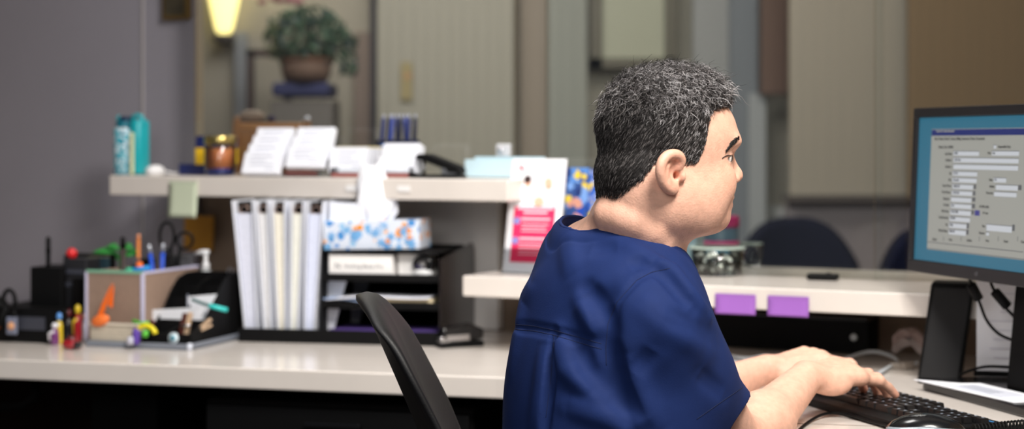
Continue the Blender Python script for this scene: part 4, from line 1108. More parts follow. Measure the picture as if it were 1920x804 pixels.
# chipboard carton with supplies
CBo = Vector((-.8326, 3.85, ZD+.010)); CR_ = -.356
CBM = tr_(CBo) @ Matrix.Rotation(CR_, 4, 'Z')
def cbp(x, y, z=0): return CBM @ Vector((x, y, z))
b = thing('open_carton', 'open brown chipboard carton with pale edges holding pens and scissors', 'carton', CBo, CR_)
chip = mat('chipboard brown', (150, 126, 110), .75, noise=.05, nscale=80); edgec = mat('lilac edging', (205, 202, 228), .6)
Hc, Wc, Dc = .154, .148, .235
MB().box((-Wc/2, 0, Hc/2), (Wc, .003, Hc)).build('front_panel', chip, b); MB().box((0, Dc/2, Hc/2), (.003, Dc, Hc)).build('side_panel', chip, b)
MB().box((-Wc/2, Dc, Hc/2), (Wc, .003, Hc)).build('back_panel', chip, b); MB().box((-Wc, Dc/2, Hc/2), (.003, Dc, Hc)).build('side_panel', chip, b)
MB().box((-Wc/2, Dc/2, .002), (Wc, Dc, .003)).build('bottom', chip, b)
MB().box((0, Dc/2, Hc), (.007, Dc, .005)).box((0, -.001, Hc/2), (.007, .006, Hc)).box((-Wc, -.001, Hc/2), (.006, .006, Hc)).build('edging', edgec, b)
MB().box((-Wc/2, -.001, Hc+.001), (Wc, .006, .006)).build('green_edge', mat('mint edging', (130, 185, 155), .6), b)
def cb(name, label, cat, x, y, z, fn, group=None, rot=0):
    t_ = thing(name, label, cat, cbp(x, y, z), CR_+rot, group); fn(t_); return t_
scm = black_pl
def scissors(t):
    mb = MB(); mb.tube([(-.018+.017*math.cos(a), 0, .055+.033*math.sin(a)) for a in np.linspace(0, 2*PI, 21)[:-1]], .0038, 8, closed=True); mb.tube([(-.010, 0, .024), (-.004, 0, -.02), (.002, 0, -.06)], .005); mb.build('handle', scm, t)
    mb = MB(); mb.tube([(.024+.019*math.cos(a), 0, .045+.019*math.sin(a)) for a in np.linspace(0, 2*PI, 21)[:-1]], .0036, 8, closed=True); mb.tube([(.014, 0, .028), (.006, 0, -.02), (.002, 0, -.06)], .005); mb.build('handle', scm, t)
    MB().box((0, 0, -.085), (.010, .002, .06)).build('blade', chrome, t)
cb('scissors', 'black handled scissors standing in the open carton beside the yellow note', 'scissors', -.016, .16, Hc+.02, scissors, rot=.35)
blue = mat('pen blue', (30, 80, 200), .35); stee = mat('pen steel', (190, 195, 205), .3, metal=.6)
for k, (x, y, tl, lab) in enumerate(((-.040, .10, -.16, 'blue pen leaning left in the carton, in front of the scissors'), (-.034, .135, .05, 'blue pen standing straight beside the scissors in the carton'))):
    cb('pen', lab, 'pen', x, y, Hc+.01, lambda t: (MB().lathe([(.002, -.07), (.005, -.06), (.005, .028)], 10).build('barrel', blue, t), MB().lathe([(.005, .028), (.0045, .046), (.002, .050)], 10).build('clicker', stee, t))).rotation_euler = (0, tl, CR_)
cb('marker_pen', 'orange capped marker in the carton near its front corner', 'marker', -.038, .045, Hc+.008, lambda t: (MB().lathe([(.008, -.05), (.008, .008), (.005, .014)], 12).build('cap', orange, t), MB().lathe([(.007, -.08), (.007, -.05)], 12).build('barrel', white_pl, t)))
cb('marker_pen', 'cyan marker lying at the front corner of the carton', 'marker', -.018, .02, Hc+.006, lambda t: (MB().tube([(-.022, 0, -.002), (.012, .02, .003)], .006).build('barrel', mat('cyan blue', (20, 140, 220), .4), t), MB().tube([(-.036, -.006, -.003), (-.022, 0, -.002)], .007).build('cap', mat('green cyan', (30, 170, 130), .4), t)))
cb('pencil', 'orange pencil standing upright at the back of the carton', 'pencil', -.108, .15, Hc, lambda t: (MB().lathe([(.0045, -.12), (.0045, .068)], 6).build('barrel', mat('pencil orange', (215, 125, 50), .5), t), MB().lathe([(.0045, .068), (.004, .078)], 8).build('eraser', mat('eraser', (225, 150, 110), .7), t)))
cb('marker_pen', 'dark brown marker standing upright left of the orange pencil', 'marker', -.138, .13, Hc, lambda t: (MB().lathe([(.0065, -.12), (.0065, .045)], 12).build('barrel', mat('dark brown pen', (52, 38, 34), .5), t), MB().lathe([(.0068, .045), (.006, .072)], 12).build('cap', black_pl, t)))
cb('stapler', 'black stapler lying in the back of the carton', 'stapler', -.075, .12, Hc-.002, lambda t: (MB().box((0, 0, .010), (.032, .06, .030)).build('body', black_mt, t, bevel=.003), MB().box((.0, -.032, .02), (.022, .004, .016)).build('front_plate', mat('dark steel', (90, 92, 98), .4), t)))
cb('tape_dispenser', 'dark grey tape dispenser in the carton left of the scissors', 'tape dispenser', -.035, .20, Hc, lambda t: (MB().box((0, 0, .012), (.062, .05, .034)).build('body', mat('smoke grey', (70, 70, 74), .4), t, bevel=.003), MB().tube([(-.026, -.02, .030), (-.012, -.022, .040), (-.004, -.022, .032)], .007).build('cutter', stee, t)))
green = mat('glossy green leaf', (52, 140, 62), .5)
def leaves(t):
    for a, L_, w_, z in ((2.9, .085, .017, .022), (2.5, .06, .015, .034), (.3, .055, .020, .020), (3.4, .045, .016, .012), (.0, .035, .018, .034)):
        MB().grid(lambda u, v: (math.cos(a)*L_*v+math.sin(a)*0, math.sin(a)*L_*v*.3+(u-.5)*w_*math.sin(PI*min(1, v*.95+.05)), z+.010*math.sin(v*2.6)+(u-.5)*w_*math.sin(PI*v)*.9), 4, 10).build('leaf', green, t, solid=.001)
    MB().tube([(0, 0, -.08), (0, 0, .02)], .003).build('stem', green, t)
cb('artificial_plant', 'green glossy leaves lying over the left end of the carton', 'plant', -.165, .16, Hc+.004, leaves)
cb('notebook', 'dark teal notebook standing behind the carton under the green leaves', 'notebook', -.185, .10, .0, lambda t: (MB().box((0, 0, .09), (.055, .012, .18)).build('cover', mat('dark teal cover', (26, 52, 62), .6), t, bevel=.001), MB().box((.001, 0, .0905), (.052, .009, .182)).build('pages', mat('khaki pages', (120, 118, 92), .8), t)))
sp = thing('pump_bottle', 'white pump dispenser bottle behind the black holder', 'bottle', Vector((gl(386, 4.08), 4.08, ZD)), -.2)
MB().lathe([(.016, 0), (.019, .004), (.019, .13), (.014, .150), (.007, .158)], 20).build('bottle_body', mat('bottle white', (215, 220, 222), .35), sp)
MB().lathe([(.009, .155), (.009, .170), (.0045, .172), (.0045, .192)], 14).build('collar', white_pl, sp)
MB().tube([(.008, 0, .196), (-.008, 0, .197), (-.028, 0, .192)], [.006, .006, .004]).build('pump_head', white_pl, sp)
# wire clips behind the holder
for k, px in enumerate((428, 440)):
    t_ = mini('binder_clip', 'wire loop clip on the back rim of the black holder, '+('left' if k == 0 else 'right'), 'clip', -.030+.022*k, .244, .147, lambda t: (MB().tube([(-.006, 0, 0), (-.006, 0, .014), (0, 0, .019), (.006, 0, .014), (.006, 0, 0)], .0013, 6).build('wire', stee, t), MB().box((0, 0, .002), (.018, .008, .006)).build('clamp', black_pl, t)))
# ---- black caddy, far left
q = Pz(10, 641, ZD); b = thing('desk_caddy', 'black multi-compartment caddy at the far left of the desk', 'caddy', q, -.30)
MB().box((.055, .09, .040), (.20, .18, .080)).build('drawer_block', black_pl, b, bevel=.004)
MB().box((.075, .10, .105), (.085, .10, .13)).build('tall_bin', black_pl, b, bevel=.003)
MB().box((.138, .12, .115), (.062, .10, .15)).build('tall_bin', mat('charcoal bin', (30, 30, 34), .5), b, bevel=.003)
MB().box((.165, .10, .080), (.05, .09, .13)).build('tall_bin', black_mt, b, bevel=.003)
MB().box((.125, .16, .10), (.11, .05, .19)).build('tall_bin', black_mt, b, bevel=.003)
for z in (.13, .16): MB().box((.138, .068, z), (.05, .002, .010)).build('label_window', mat('dark label', (60, 62, 72), .4), b)
MB().box((.06, -.001, .045), (.09, .003, .03)).build('label_window', MATS['dark label'], b)
OM = tr_(q) @ Matrix.Rotation(-.30, 4, 'Z')
t_ = thing('marker_pen', 'long black marker standing up at the far left', 'marker', OM @ Vector((.062, .08, .171)), 0)
MB().lathe([(.005, -.03), (.006, .062), (.004, .068)], 10).build('barrel', black_pl, t_); MB().lathe([(.0065, .03), (.0065, .04)], 10).build('band', black_mt, t_)
t_ = thing('push_pin', 'red round pin head on top of the black caddy', 'pin', OM @ Vector((.118, .09, .192)), 0)
MB().ell((0, 0, .008), (.013, .012, .013)).build('head', mat('red glossy', (215, 30, 35), .3), t_); MB().lathe([(.010, -.006), (.010, .003)], 12, M=tr_((-.008, 0, 0))).build('base', black_pl, t_)
t_ = thing('scissors', 'black scissors with a large loop hanging on the front of the caddy', 'scissors', OM @ Vector((.018, -.012, .095)), -.3)
MB().tube([(.016*math.cos(a), 0, .026*math.sin(a)) for a in np.linspace(0, 2*PI, 21)[:-1]], .005, 8, closed=True).build('handle', scm, t_)
MB().tube([(-.012, 0, -.018), (-.022, 0, -.06)], .006).build('arm', scm, t_); MB().tube([(.012, 0, -.018), (.018, 0, -.055)], .006).build('arm', scm, t_)
t_ = thing('key_tag', 'grey and orange tag hanging at the front of the caddy', 'tag', OM @ Vector((.028, -.016, .040)), -.3)
MB().box((0, 0, 0), (.028, .005, .040)).build('tag', mat('blue grey', (120, 125, 145), .5), t_, bevel=.003); MB().ell((0, -.004, .0), (.009, .003, .009)).build('emblem', mat('peach', (225, 165, 120), .5), t_)
t_ = thing('rubber_hook', 'orange brown hook hanging low at the far left of the caddy', 'hook', OM @ Vector((-.020, -.010, .030)), 0)
MB().tube([(-.010, 0, -.025), (-.010, 0, -.004), (-.002, 0, .004), (.012, 0, .006)], .0045).build('hook', mat('rust orange', (190, 95, 30), .5), t_)
t_ = thing('headset', 'dark rounded headset lying at the far left edge of the desk', 'headset', OM @ Vector((-.055, .05, .0)), 0)
MB().ell((0, 0, .05), (.034, .03, .05)).build('ear_cup', black_pl, t_); MB().tube([(-.03, 0, .03), (0, -.02, .095), (.03, 0, .06)], .007).build('band', black_gl, t_)
# colourful key charms in front of the caddy
q = Pz(132, 655, ZD); cols = dict(red=(150, 16, 30), dred=(90, 10, 20), yel=(215, 185, 40), wht=(228, 226, 232), pur=(110, 50, 110), blk=(15, 14, 16), blu=(90, 150, 220), pnk=(225, 160, 140))
C_ = lambda n_: mat('toy '+n_, cols[n_], .2, coat=.5)
t_ = thing('toy_car', 'glossy red toy at the foot of the colourful figures on the desk', 'toy', q, -.2)
MB().ell((0, 0, .012), (.020, .014, .012)).build('car_body', C_('red'), t_); MB().ell((.002, 0, .022), (.010, .009, .009)).build('cabin', C_('dred'), t_); MB().box((.016, 0, .010), (.014, .02, .016)).build('bumper', C_('blk'), t_, bevel=.003)
for k, (px, dz, h_, body_c, head_c, lab) in enumerate(((103, 0, .052, 'pur', 'wht', 'purple toy figure with a white head, leftmost'), (112, .03, .075, 'yel', 'blu', 'yellow and blue striped toy figure beside the black caddy'), (128, .0, .082, 'blk', 'dred', 'tall black toy figure with a dark red head in the middle of the group'), (146, .01, .090, 'red', 'yel', 'red toy figure with a yellow head left of the carton'), (157, .02, .07, 'wht', 'pnk', 'white and pink toy figure touching the grey tray'))):
    q = Pz(px, 645-k % 2*4, ZD); q = Vector((gl(px, 3.87+.015*k), 3.87+.015*k, ZD))
    t_ = thing('toy_figure', lab, 'toy', q, 0)
    MB().lathe([(.008, 0), (.010, .006), (.009, h_*.6), (.005, h_*.72)], 14).build('torso', C_(body_c), t_)
    MB().ell((0, 0, h_*.84), (.0075, .008, h_*.13)).build('head', C_(head_c), t_)
    MB().tube([(-.011, -.002, h_*.2), (-.012, -.004, h_*.5), (0, -.008, h_*.62)], .0035).build('arm', C_(head_c), t_)

# ================================================================== LOWER LEDGE
# leaflet in an acrylic stand
lp = Pz(942, 512, ZL); lf = thing('leaflet_stand', 'acrylic stand holding a white leaflet with a bright pink text block, behind the shoulder', 'leaflet', lp, ROT)
LW, LH = .135, .262
lean = Matrix.Rotation(-.20, 4, 'X')
def lpt(x, z, y=0): return lean @ Vector((x, y, z))
MB().add([lpt(0, 0), lpt(LW, 0), lpt(LW, LH), lpt(0, LH), lpt(0, 0, .004), lpt(LW, 0, .004), lpt(LW, LH, .004), lpt(0, LH, .004)], [(3, 2, 1, 0)[::-1], (4, 7, 6, 5), (0, 4, 5, 1)[::-1], (1, 5, 6, 2), (2, 6, 7, 3), (3, 7, 4, 0)]).build('leaflet', mat('leaflet white', (244, 244, 248), .5), lf)
MB().box((LW/2, .035, .002), (LW, .09, .003)).add([lpt(-.002, 0, -.004), lpt(LW+.002, 0, -.004), lpt(LW+.002, .06, -.004), lpt(-.002, .06, -.004)], [(0, 1, 2, 3)]).build('acrylic_stand', ACRYL, lf)
def lq(mb, x0, x1, z0, z1, mi, y=-.0012): mb.add([lpt(x0*LW, z0*LH, y), lpt(x1*LW, z0*LH, y), lpt(x1*LW, z1*LH, y), lpt(x0*LW, z1*LH, y)], [(0, 1, 2, 3)], mi)
mb = MB(); pk = [mat('leaflet pink', (236, 44, 98), .5), mat('leaflet red', (225, 30, 60), .5), mat('leaflet text pale', (250, 205, 218), .6), mat('icon blue', (120, 130, 205), .6), mat('photo skin', (232, 178, 150), .6), mat('photo hair', (60, 40, 40), .6), mat('photo white coat', (226, 234, 242), .6), mat('photo tan', (226, 190, 160), .6)]
lq(mb, .12, .88, .10, .58, 0)
lq(mb, .22, .84, .885, .91, 2)
for k, (x0, x1, z) in enumerate(((.18, .84, .555), (.30, .74, .52), (.26, .80, .465), (.28, .78, .425), (.28, .74, .395), (.28, .76, .365), (.26, .78, .295), (.26, .80, .255), (.26, .72, .225), (.26, .76, .195), (.26, .66, .165))):
    lq(mb, x0, x1, z, z+(.018 if k in (0, 1, 2, 6) else .009), 2, -.0018)
M0 = tr_((0, -.0022, 0)) @ lean
def disc(cx, cz, r, mi, sx=1, y=-.0024):
    mb.add([lpt(cx*LW+math.cos(a)*r*sx, cz*LH+math.sin(a)*r, y) for a in np.linspace(0, 2*PI, 19)[:-1]], [tuple(range(18))], mi)
disc(.19, .455, .0085, 3); disc(.19, .285, .0085, 3)
lq(mb, .185, .20, .44, .47, 2, -.003); lq(mb, .185, .20, .27, .30, 2, -.003)
# emblem: small red flag-like mark
mb.add([lpt(.14*LW, .93*LH, -.002), lpt(.21*LW, .945*LH, -.002), lpt(.20*LW, .915*LH, -.002), lpt(.24*LW, .90*LH, -.002), lpt(.17*LW, .90*LH, -.002)], [(0, 4, 3, 2, 1)[::-1]], 1)
# photo: two people
for cx, cz, hair_, cl in ((.33, .79, 5, 6), (.72, .77, 7, 6)):
    disc(cx, cz-.085, .020, cl, 1.1, -.0016); disc(cx, cz, .0105, 4, .8, -.002); disc(cx-.01, cz+.028, .009, hair_, 1.05, -.0024)
disc(.56, .625, .011, 7, 1.1, -.0020)
mb.build('print', pk, lf)
# magazines
mg = thing('magazine_stack', 'blue and yellow magazines standing just behind the man\'s head', 'magazines', onc(1098, .42, ZL), ROT)
mp_ = pattern_mat('magazine cover print', (50, 80, 140), [(35, 75, 170), (235, 205, 60), (120, 160, 220), (210, 150, 130), (30, 50, 110), (90, 140, 210)], 55, .35, .6)
MB().box((-.022, 0, .118), (.055, .014, .236), (-.08, 0, 0)).build('cover', mp_, mg); MB().box((.034, .004, .115), (.052, .014, .232), (-.08, 0, 0)).build('cover', pattern_mat('magazine yellow', (70, 105, 190), [(240, 210, 50), (50, 90, 180), (150, 160, 200), (60, 110, 200)], 90, .35, .65), mg)
MB().box((.006, .010, .112), (.100, .012, .224), (-.08, 0, 0)).build('pages', paper, mg); MB().box((.006, .0, .02), (.116, .05, .04)).build('stand_base', ACRYL, mg)
# pale blue box
b = thing('box', 'pale ice-blue box standing behind the chin beside the clip tub', 'box', Pz(1284, 507, ZL), ROT)
MB().box((0, 0, .040), (.075, .05, .080)).build('box_body', mat('ice blue', (190, 222, 235), .35), b, bevel=.002); MB().box((0, 0, .081), (.077, .052, .006)).build('lid', mat('ice white', (225, 238, 242), .4), b, bevel=.001)
# tub with clips
p_ = Pz(1351, 519, ZL); p_.y += .055
tb2 = thing('clip_tub', 'clear round tub full of metal clips in front of the chin', 'tub', p_, 0)
MB().lathe([(.050, .0), (.054, .004), (.059, .060)], 36).build('tub_wall', glass_mat('tub plastic', (.86, .92, .90), 1.6), tb2)
MB().tube([(.0605*math.cos(a), .0605*math.sin(a), .0615) for a in np.linspace(0, 2*PI, 41)[:-1]], .0024, 8, closed=True).build('rim', mat('rim plastic', (205, 222, 212), .2, alpha=.75), tb2)
mb = MB(); r3 = random.Random(9)
for k in range(170):
    a = r3.uniform(0, 2*PI); rr = .046*math.sqrt(r3.random()); z = r3.uniform(.006, .048)
    mb.box((rr*math.cos(a), rr*math.sin(a), z), (r3.uniform(.004, .012), r3.uniform(.003, .007), r3.uniform(.003, .008)), (r3.uniform(0, 3), r3.uniform(0, 3), r3.uniform(0, 3)), r3.choice((0, 0, 1, 1, 2)))
cl = mb.build('metal_clips', [mat('clip steel', (150, 146, 140), .3, metal=.8), mat('clip dark', (50, 44, 40), .5), mat('clip light', (225, 222, 215), .35)], None, loc=p_)
tag(cl, 'heap of small metal clips and pins inside the clear round tub', 'clips', kind='stuff')
# pink and teal tub behind
b = thing('wipes_tub', 'tub with a pink lid and teal label behind the glass beside the chin', 'tub', Pz(1350, 499, ZL), .1)
MB().lathe([(.042, .0), (.044, .004), (.044, .090), (.040, .094)], 30).build('tub_body', mat('tub blue grey', (90, 120, 140), .4), b)
MB().lathe([(.0447, .046), (.0447, .062)], 30).build('label', mat('hot pink', (225, 60, 140), .4), b); MB().lathe([(.0447, .030), (.0447, .044)], 30).build('label', mat('teal blue label', (40, 150, 195), .4), b)
MB().lathe([(.046, .094), (.046, .116), (.043, .120)], 30).build('lid', mat('pink lid', (205, 45, 120), .4), b)
b = thing('tumbler', 'small clear tumbler behind the glass to the right of the clip tub', 'cup', Pz(1408, 500, ZL), 0)
MB().lathe([(.021, 0), (.024, .003), (.028, .055)], 24).build('cup_wall', GLASS, b); MB().tube([(.028*math.cos(a), .028*math.sin(a), .055) for a in np.linspace(0, 2*PI, 25)[:-1]], .0013, 6, closed=True).build('rim', MATS['rim plastic'], b)
b = thing('door_remote', 'small black control lying on the lower ledge in front of the glass', 'remote control', Pz(1543, 525, ZL), ROT+.1)
MB().box((0, .0, .0075), (.066, .032, .013)).build('casing', black_pl, b, bevel=.004); MB().lathe([(.006, .014), (.005, .016)], 14, M=tr_((.012, 0, 0))).build('button', black_gl, b)

# ================================================================== MAN'S DESK
bx = thing('desk_unit', 'long black box with a round silver button under the lower ledge', 'device', onc(1626, .50, ZD), ROT)
MB().box((-.20, .05, .038), (.40, .09, .072)).build('casing', black_pl, bx, bevel=.002)
MB().box((-.20, .045, .077), (.405, .105, .007)).build('top_cover', black_gl, bx, bevel=.002)
MB().lathe([(.008, 0), (.008, .004), (.006, .006)], 20, M=tr_((-.030, .004, .038)) @ Matrix.Rotation(PI/2, 4, 'X')).build('button', mat('silver button', (210, 220, 225), .3, metal=.4), bx)
def cable(name, label, pts, r, m_, cat='cable'):
    P = [Pz(a, b_, z) for a, b_, z in pts]; c = P[0].copy(); c.z = min(q.z for q in P)
    # smooth
    out = []
    for i in range(len(P)-1):
        p0, p1, p2, p3 = P[max(0, i-1)], P[i], P[i+1], P[min(len(P)-1, i+2)]
        for k in range(6):
            t = k/6; out.append(.5*((2*p1)+(p2-p0)*t+(2*p0-5*p1+4*p2-p3)*t*t+(3*p1-p0-3*p2+p3)*t**3)-c)
    out.append(P[-1]-c)
    o_ = MB().tube(out, r).build(name, m_, None, loc=c); tag(o_, label, cat); return o_
cw = mat('white cable', (205, 212, 218), .4)
cable('cable', 'white cable curling behind the left hand, upper one', [(1335, 655, .762), (1372, 668, .757), (1405, 672, .757), (1440, 668, .768), (1480, 680, .757), (1500, 700, .757)], .0042, cw)
cable('cable', 'white cable behind the left hand, lower one', [(1335, 668, .756), (1380, 680, .756), (1420, 682, .757), (1460, 686, .757), (1500, 706, .757)], .004, cw)
cable('cable', 'white cable looping beside the crumpled papers under the ledge', [(1585, 672, .757), (1625, 660, .765), (1655, 662, .765), (1682, 676, .757), (1660, 692, .757), (1640, 705, .756)], .0038, cw)
cable('mouse_cable', 'thin black cable arching on the desk in front of the forearm', [(1478, 830, .753), (1508, 797, .753), (1545, 776, .757), (1585, 776, .757), (1640, 792, .755), (1690, 803, .760)], .0026, black_pl)
b = thing('crumpled_papers', 'crumpled pale papers under the ledge beside the speaker', 'papers', Pz(1712, 676, ZD), -.4)
def cr(u, v, dz=0): return ((u-.5)*.075+.006*math.sin(v*9), (v-.5)*.05, .022+.020*math.sin(u*4+dz)+.009*math.sin(v*13+u*7)+dz)
MB().grid(lambda u, v: cr(u, v), 12, 10, 0, False).build('sheet', mat('dull paper', (196, 184, 180), .8), b, solid=.001); MB().grid(lambda u, v: cr(v, u, .018), 12, 10, 0, False).build('sheet', mat('dull paper pink', (186, 165, 160), .8), b, solid=.001)
b = thing('plug', 'small grey plugs lying in front of the crumpled papers', 'plug', Pz(1700, 692, ZD), .3)
MB().box((0, 0, .008), (.03, .016, .014), (0, 0, .3)).box((-.02, .01, .007), (.022, .014, .012), (0, 0, -.4)).build('plug_body', mat('grey beige plastic', (160, 150, 140), .4), b, bevel=.002)
MB().tube([(.012, 0, .008), (.03, .01, .012), (.04, .03, .004)], .003).build('lead', cw, b)
# keyboard
KA = math.atan2(-.944, .33)
kb = thing('keyboard', 'black wired keyboard under the man\'s hands', 'keyboard', ((.481+.785)/2, (3.06+2.69)/2, ZD), KA)
MB().prism(rrect(.452, .165, .008), .001, .014, smooth=False).build('casing', black_pl, kb, bevel=.002)
keym = mat('key black', (20, 20, 22), .4); legend = mat('key legend', (150, 160, 175), .5)
def keymesh(wd):
    o_ = MB().box((0, 0, .0045), (wd-.003, .0158, .009), taper=.84).box((-.001, .002, .0091), (.0035, .004, .0002), mi=1).build('key', [keym, legend], kb); return o_
protos = {}
def key(x, y, wd=.019):
    if wd not in protos: o_ = keymesh(wd); protos[wd] = o_
    else: o_ = protos[wd].copy(); COL.objects.link(o_)
    o_.location = (x, y, .0145)
x0 = -.216
for k in range(13): key(x0+.0095+.0217*k*.98, .066)
rowsk = [(.042, [.019]*13+[.038]), (.023, [.0285]+[.019]*12+[.0285]), (.004, [.033]+[.019]*11+[.043]), (-.015, [.043]+[.019]*10+[.052]), (-.034, [.026, .024, .024, .118, .024, .026, .043])]
for y, ws in rowsk:
    x = x0
    for w_ in ws: key(x+w_/2, y, w_); x += w_
for r_ in range(2):
    for k in range(3): key(.086+.019*k, .042-.019*r_)
key(.105, -.015); [key(.086+.019*k, -.034) for k in range(3)]
for r_ in range(4):
    for k in range(4 if r_ == 0 else 3): key(.152+.019*k, .042-.019*r_)
key(.1615, -.034, .038); key(.190, -.034)
MB().box((.19, .066, .0148), (.04, .004, .0006)).build('status_light', mat('blue led', (60, 130, 190), .4), kb)
# mouse
mo = thing('computer_mouse', 'black and silver mouse at the bottom edge in front of the keyboard', 'mouse', (.624, 2.572, ZD), -.2)
MB().ell((0, 0, .018), (.062, .037, .032)).build('shell', black_gl, mo)
MB().tube([(.0600*math.cos(a), .0360*math.sin(a), .030-.006*abs(math.cos(a))) for a in np.linspace(-PI+.35, -.35, 18)], .0055).build('silver_band', mat('silver plastic', (175, 185, 195), .25, metal=.5), mo)
MB().lathe([(.007, -.004), (.007, .004)], 16, M=tr_((.030, 0, .036)) @ Matrix.Rotation(PI/2, 4, 'X')).build('wheel', black_mt, mo)
# coiled cord at the bottom right
pts = []; a0 = Pz(1825, 806, .765); a1 = Pz(1990, 790, .765)
for k in range(300):
    t = k/299; c = a0.lerp(a1, t); an = t*2*PI*26
    pts.append(c-a0+Vector((0, math.cos(an)*.008, math.sin(an)*.008)))
o_ = MB().tube(pts, .0018, 6).build('coiled_cord', black_pl, None, loc=a0); tag(o_, 'black coiled cord lying at the bottom right corner', 'cord')
# speaker
spk = thing('speaker', 'tall black desktop speaker leaning back left of the monitor stand', 'speaker', (.818, 3.266, ZD), -.30)
def sk(x0, x1, y0, y1, z0, z1, dx): return [(x0, y0, z0), (x1, y0, z0), (x1, y1, z0), (x0, y1, z0), (x0+dx, y0+.012, z1), (x1+dx, y0+.012, z1), (x1+dx, y1+.006, z1), (x0+dx, y1+.006, z1)]
bf = [(0, 3, 2, 1), (4, 5, 6, 7), (0, 1, 5, 4), (1, 2, 6, 5), (2, 3, 7, 6), (3, 0, 4, 7)]
MB().add(sk(-.040, .040, -.035, .045, 0, .192, .026), bf).build('cabinet', black_pl, spk, bevel=.006, segs=3)
MB().add(sk(-.034, .034, -.037, -.034, .012, .182, .0255), bf).build('grille', mat('speaker cloth', (18, 18, 20), .8, bump=.3, bscale=900), spk)
# monitor stand
AX = Vector((.263, -.965, 0)); NRM = Vector((.965, .263, 0)); SA = math.atan2(-.965, .263)
mo_ = thing('monitor', 'black flat monitor showing a patient form on a blue-teal desktop', 'monitor', (.757, 3.175, ZD), SA)
# local x along the plate, y to the right/back
MB().prism([(a+.21, b_+.095) for a, b_ in rrect(.42, .19, .02)], .0005, .018, smooth=False).build('base_plate', black_gl, mo_, bevel=.003)
MB().box((.185, .125, .12), (.10, .03, .21), (-.10, 0, 0)).build('stand_neck', black_pl, mo_, bevel=.004)
# screen: local frame of the panel
M0_ = Vector((.767, 3.275, 0)); PX = Vector((.278, -.96, 0)).normalized(); TL = .045
PN = Vector((.96, .278, 0)).normalized()                   # pointing away from the viewer side (back)
PZv = (Vector((0, 0, 1))*math.cos(TL)+PN*math.sin(TL)).normalized(); PB = PX.cross(PZv).normalized()*-1
PO_ = Vector((.760, 3.272, .962))
PM = Matrix((PX, PZv, PX.cross(PZv))).transposed().to_4x4(); PM.translation = PO_        # z towards the viewer side
if PM.to_3x3().col[2].x > 0: raise SystemExit('flip')
MWI = mo_.matrix_basis.copy(); MWI = (tr_(mo_.location) @ Matrix.Rotation(SA, 4, 'Z')).inverted()
MW_, MHt = .485, .312
def part_on(mb, name, mats, bevel=0):
    o_ = mb.build(name, mats, mo_, bevel=bevel); o_.matrix_local = MWI @ PM; return o_
bzl = .016
def bez():
    mb = MB(); th = .022
    for (a0, a1, b0, b1) in ((0, MW_, 0, .024), (0, MW_, MHt-.018, MHt), (0, bzl, .024, MHt-.018), (MW_-bzl, MW_, .024, MHt-.018)):
        mb.box(((a0+a1)/2, (b0+b1)/2, -th/2+.003), (a1-a0, b1-b0, th))
    return mb
part_on(bez(), 'bezel', mat('dark bezel', (24, 23, 26), .4), .0015)
part_on(MB().box((MW_/2, MHt/2, -.032), (MW_-.01, MHt-.01, .04), taper=.9), 'rear_housing', black_pl, .004)
part_on(MB().box((.19, .13, -.065), (.08, .10, .04)), 'mount', black_pl, .003)
mbs = MB().box((MW_/2, MHt/2, -.004), (MW_-2*bzl+.002, MHt-.038, .004))
def scr(px, py):
    d = Vector((px-960, F, -(py-HY)))/F; n = PM.to_3x3().col[2]; o_ = Vector((0, 0, CAMZ)); pl = PO_+n*-.002
    t = (pl-o_).dot(n)/d.dot(n); q = PM.inverted() @ (o_+d*t); return q.x, q.y
def em(name, rgb, st=1.0):
    m_ = bpy.data.materials.new(name); m_.use_nodes = True; MATS[name] = m_
    b_ = m_.node_tree.nodes['Principled BSDF']; b_.inputs['Base Color'].default_value = (.01, .01, .01, 1); b_.inputs['Roughness'].default_value = .35
    b_.inputs['Emission Color'].default_value = (*srgb(rgb), 1); b_.inputs['Emission Strength'].default_value = st; return m_
ES = .50
scm_ = [em('screen teal', (50, 122, 150), ES), em('window grey', (180, 180, 172), ES), em('title blue', (28, 44, 120), ES), em('field white', (226, 230, 236), ES), em('screen text', (24, 26, 30), ES), em('window shade', (100, 102, 106), ES), em('accent violet', (70, 70, 150), ES)]
def Z8(x, y): return 1730+x/2.98, 210+y/2.98        # coordinates read off a close look at the screen
wx0, wy1 = scr(*Z8(52, 96)); wx1 = .452; _, wy0 = scr(*Z8(20, 765))
def rect(x0, x1, y0, y1, mi, z): mbs.add([(x0, y0, z), (x1, y0, z), (x1, y1, z), (x0, y1, z)], [(0, 1, 2, 3)], mi)
rect(wx0, wx1, wy0, wy1, 1, -.0016)
rect(wx0+.001, wx1-.001, wy1-.0125, wy1-.001, 2, -.0012)
rect(wx0, wx1, wy0+.001, wy0+.0022, 5, -.0012)
def zrect(x0, y0, x1, y1, mi, z=-.0010, shade=True):
    a, b1 = scr(*Z8(x0, y0)); _, b0 = scr(*Z8(x0, y1)); c, _ = scr(*Z8(x1, y0))
    if shade: rect(a-.0009, c, b0, b1+.0011, 5, z-.0002)
    rect(a, c, b0, b1, mi, z)
for r_ in ((175, 220, 318, 243), (390, 219, 542, 243), (175, 256, 540, 280), (175, 293, 537, 318), (172, 332, 308, 355), (170, 368, 305, 391), (400, 368, 470, 392), (170, 404, 285, 428), (412, 407, 535, 434), (167, 440, 280, 463), (402, 446, 528, 470), (162, 476, 275, 500), (160, 512, 275, 535), (157, 547, 272, 572), (154, 584, 268, 608), (151, 620, 248, 645), (360, 628, 502, 662), (149, 656, 245, 682), (358, 672, 374, 690)): zrect(*r_, 3)
for r_ in ((288, 404, 302, 430), (284, 440, 298, 466), (280, 476, 298, 500), (278, 512, 296, 538), (276, 548, 290, 572), (250, 620, 262, 650), (247, 656, 260, 684), (538, 407, 556, 436), (504, 628, 518, 664)): zrect(*r_, 5, shade=False)
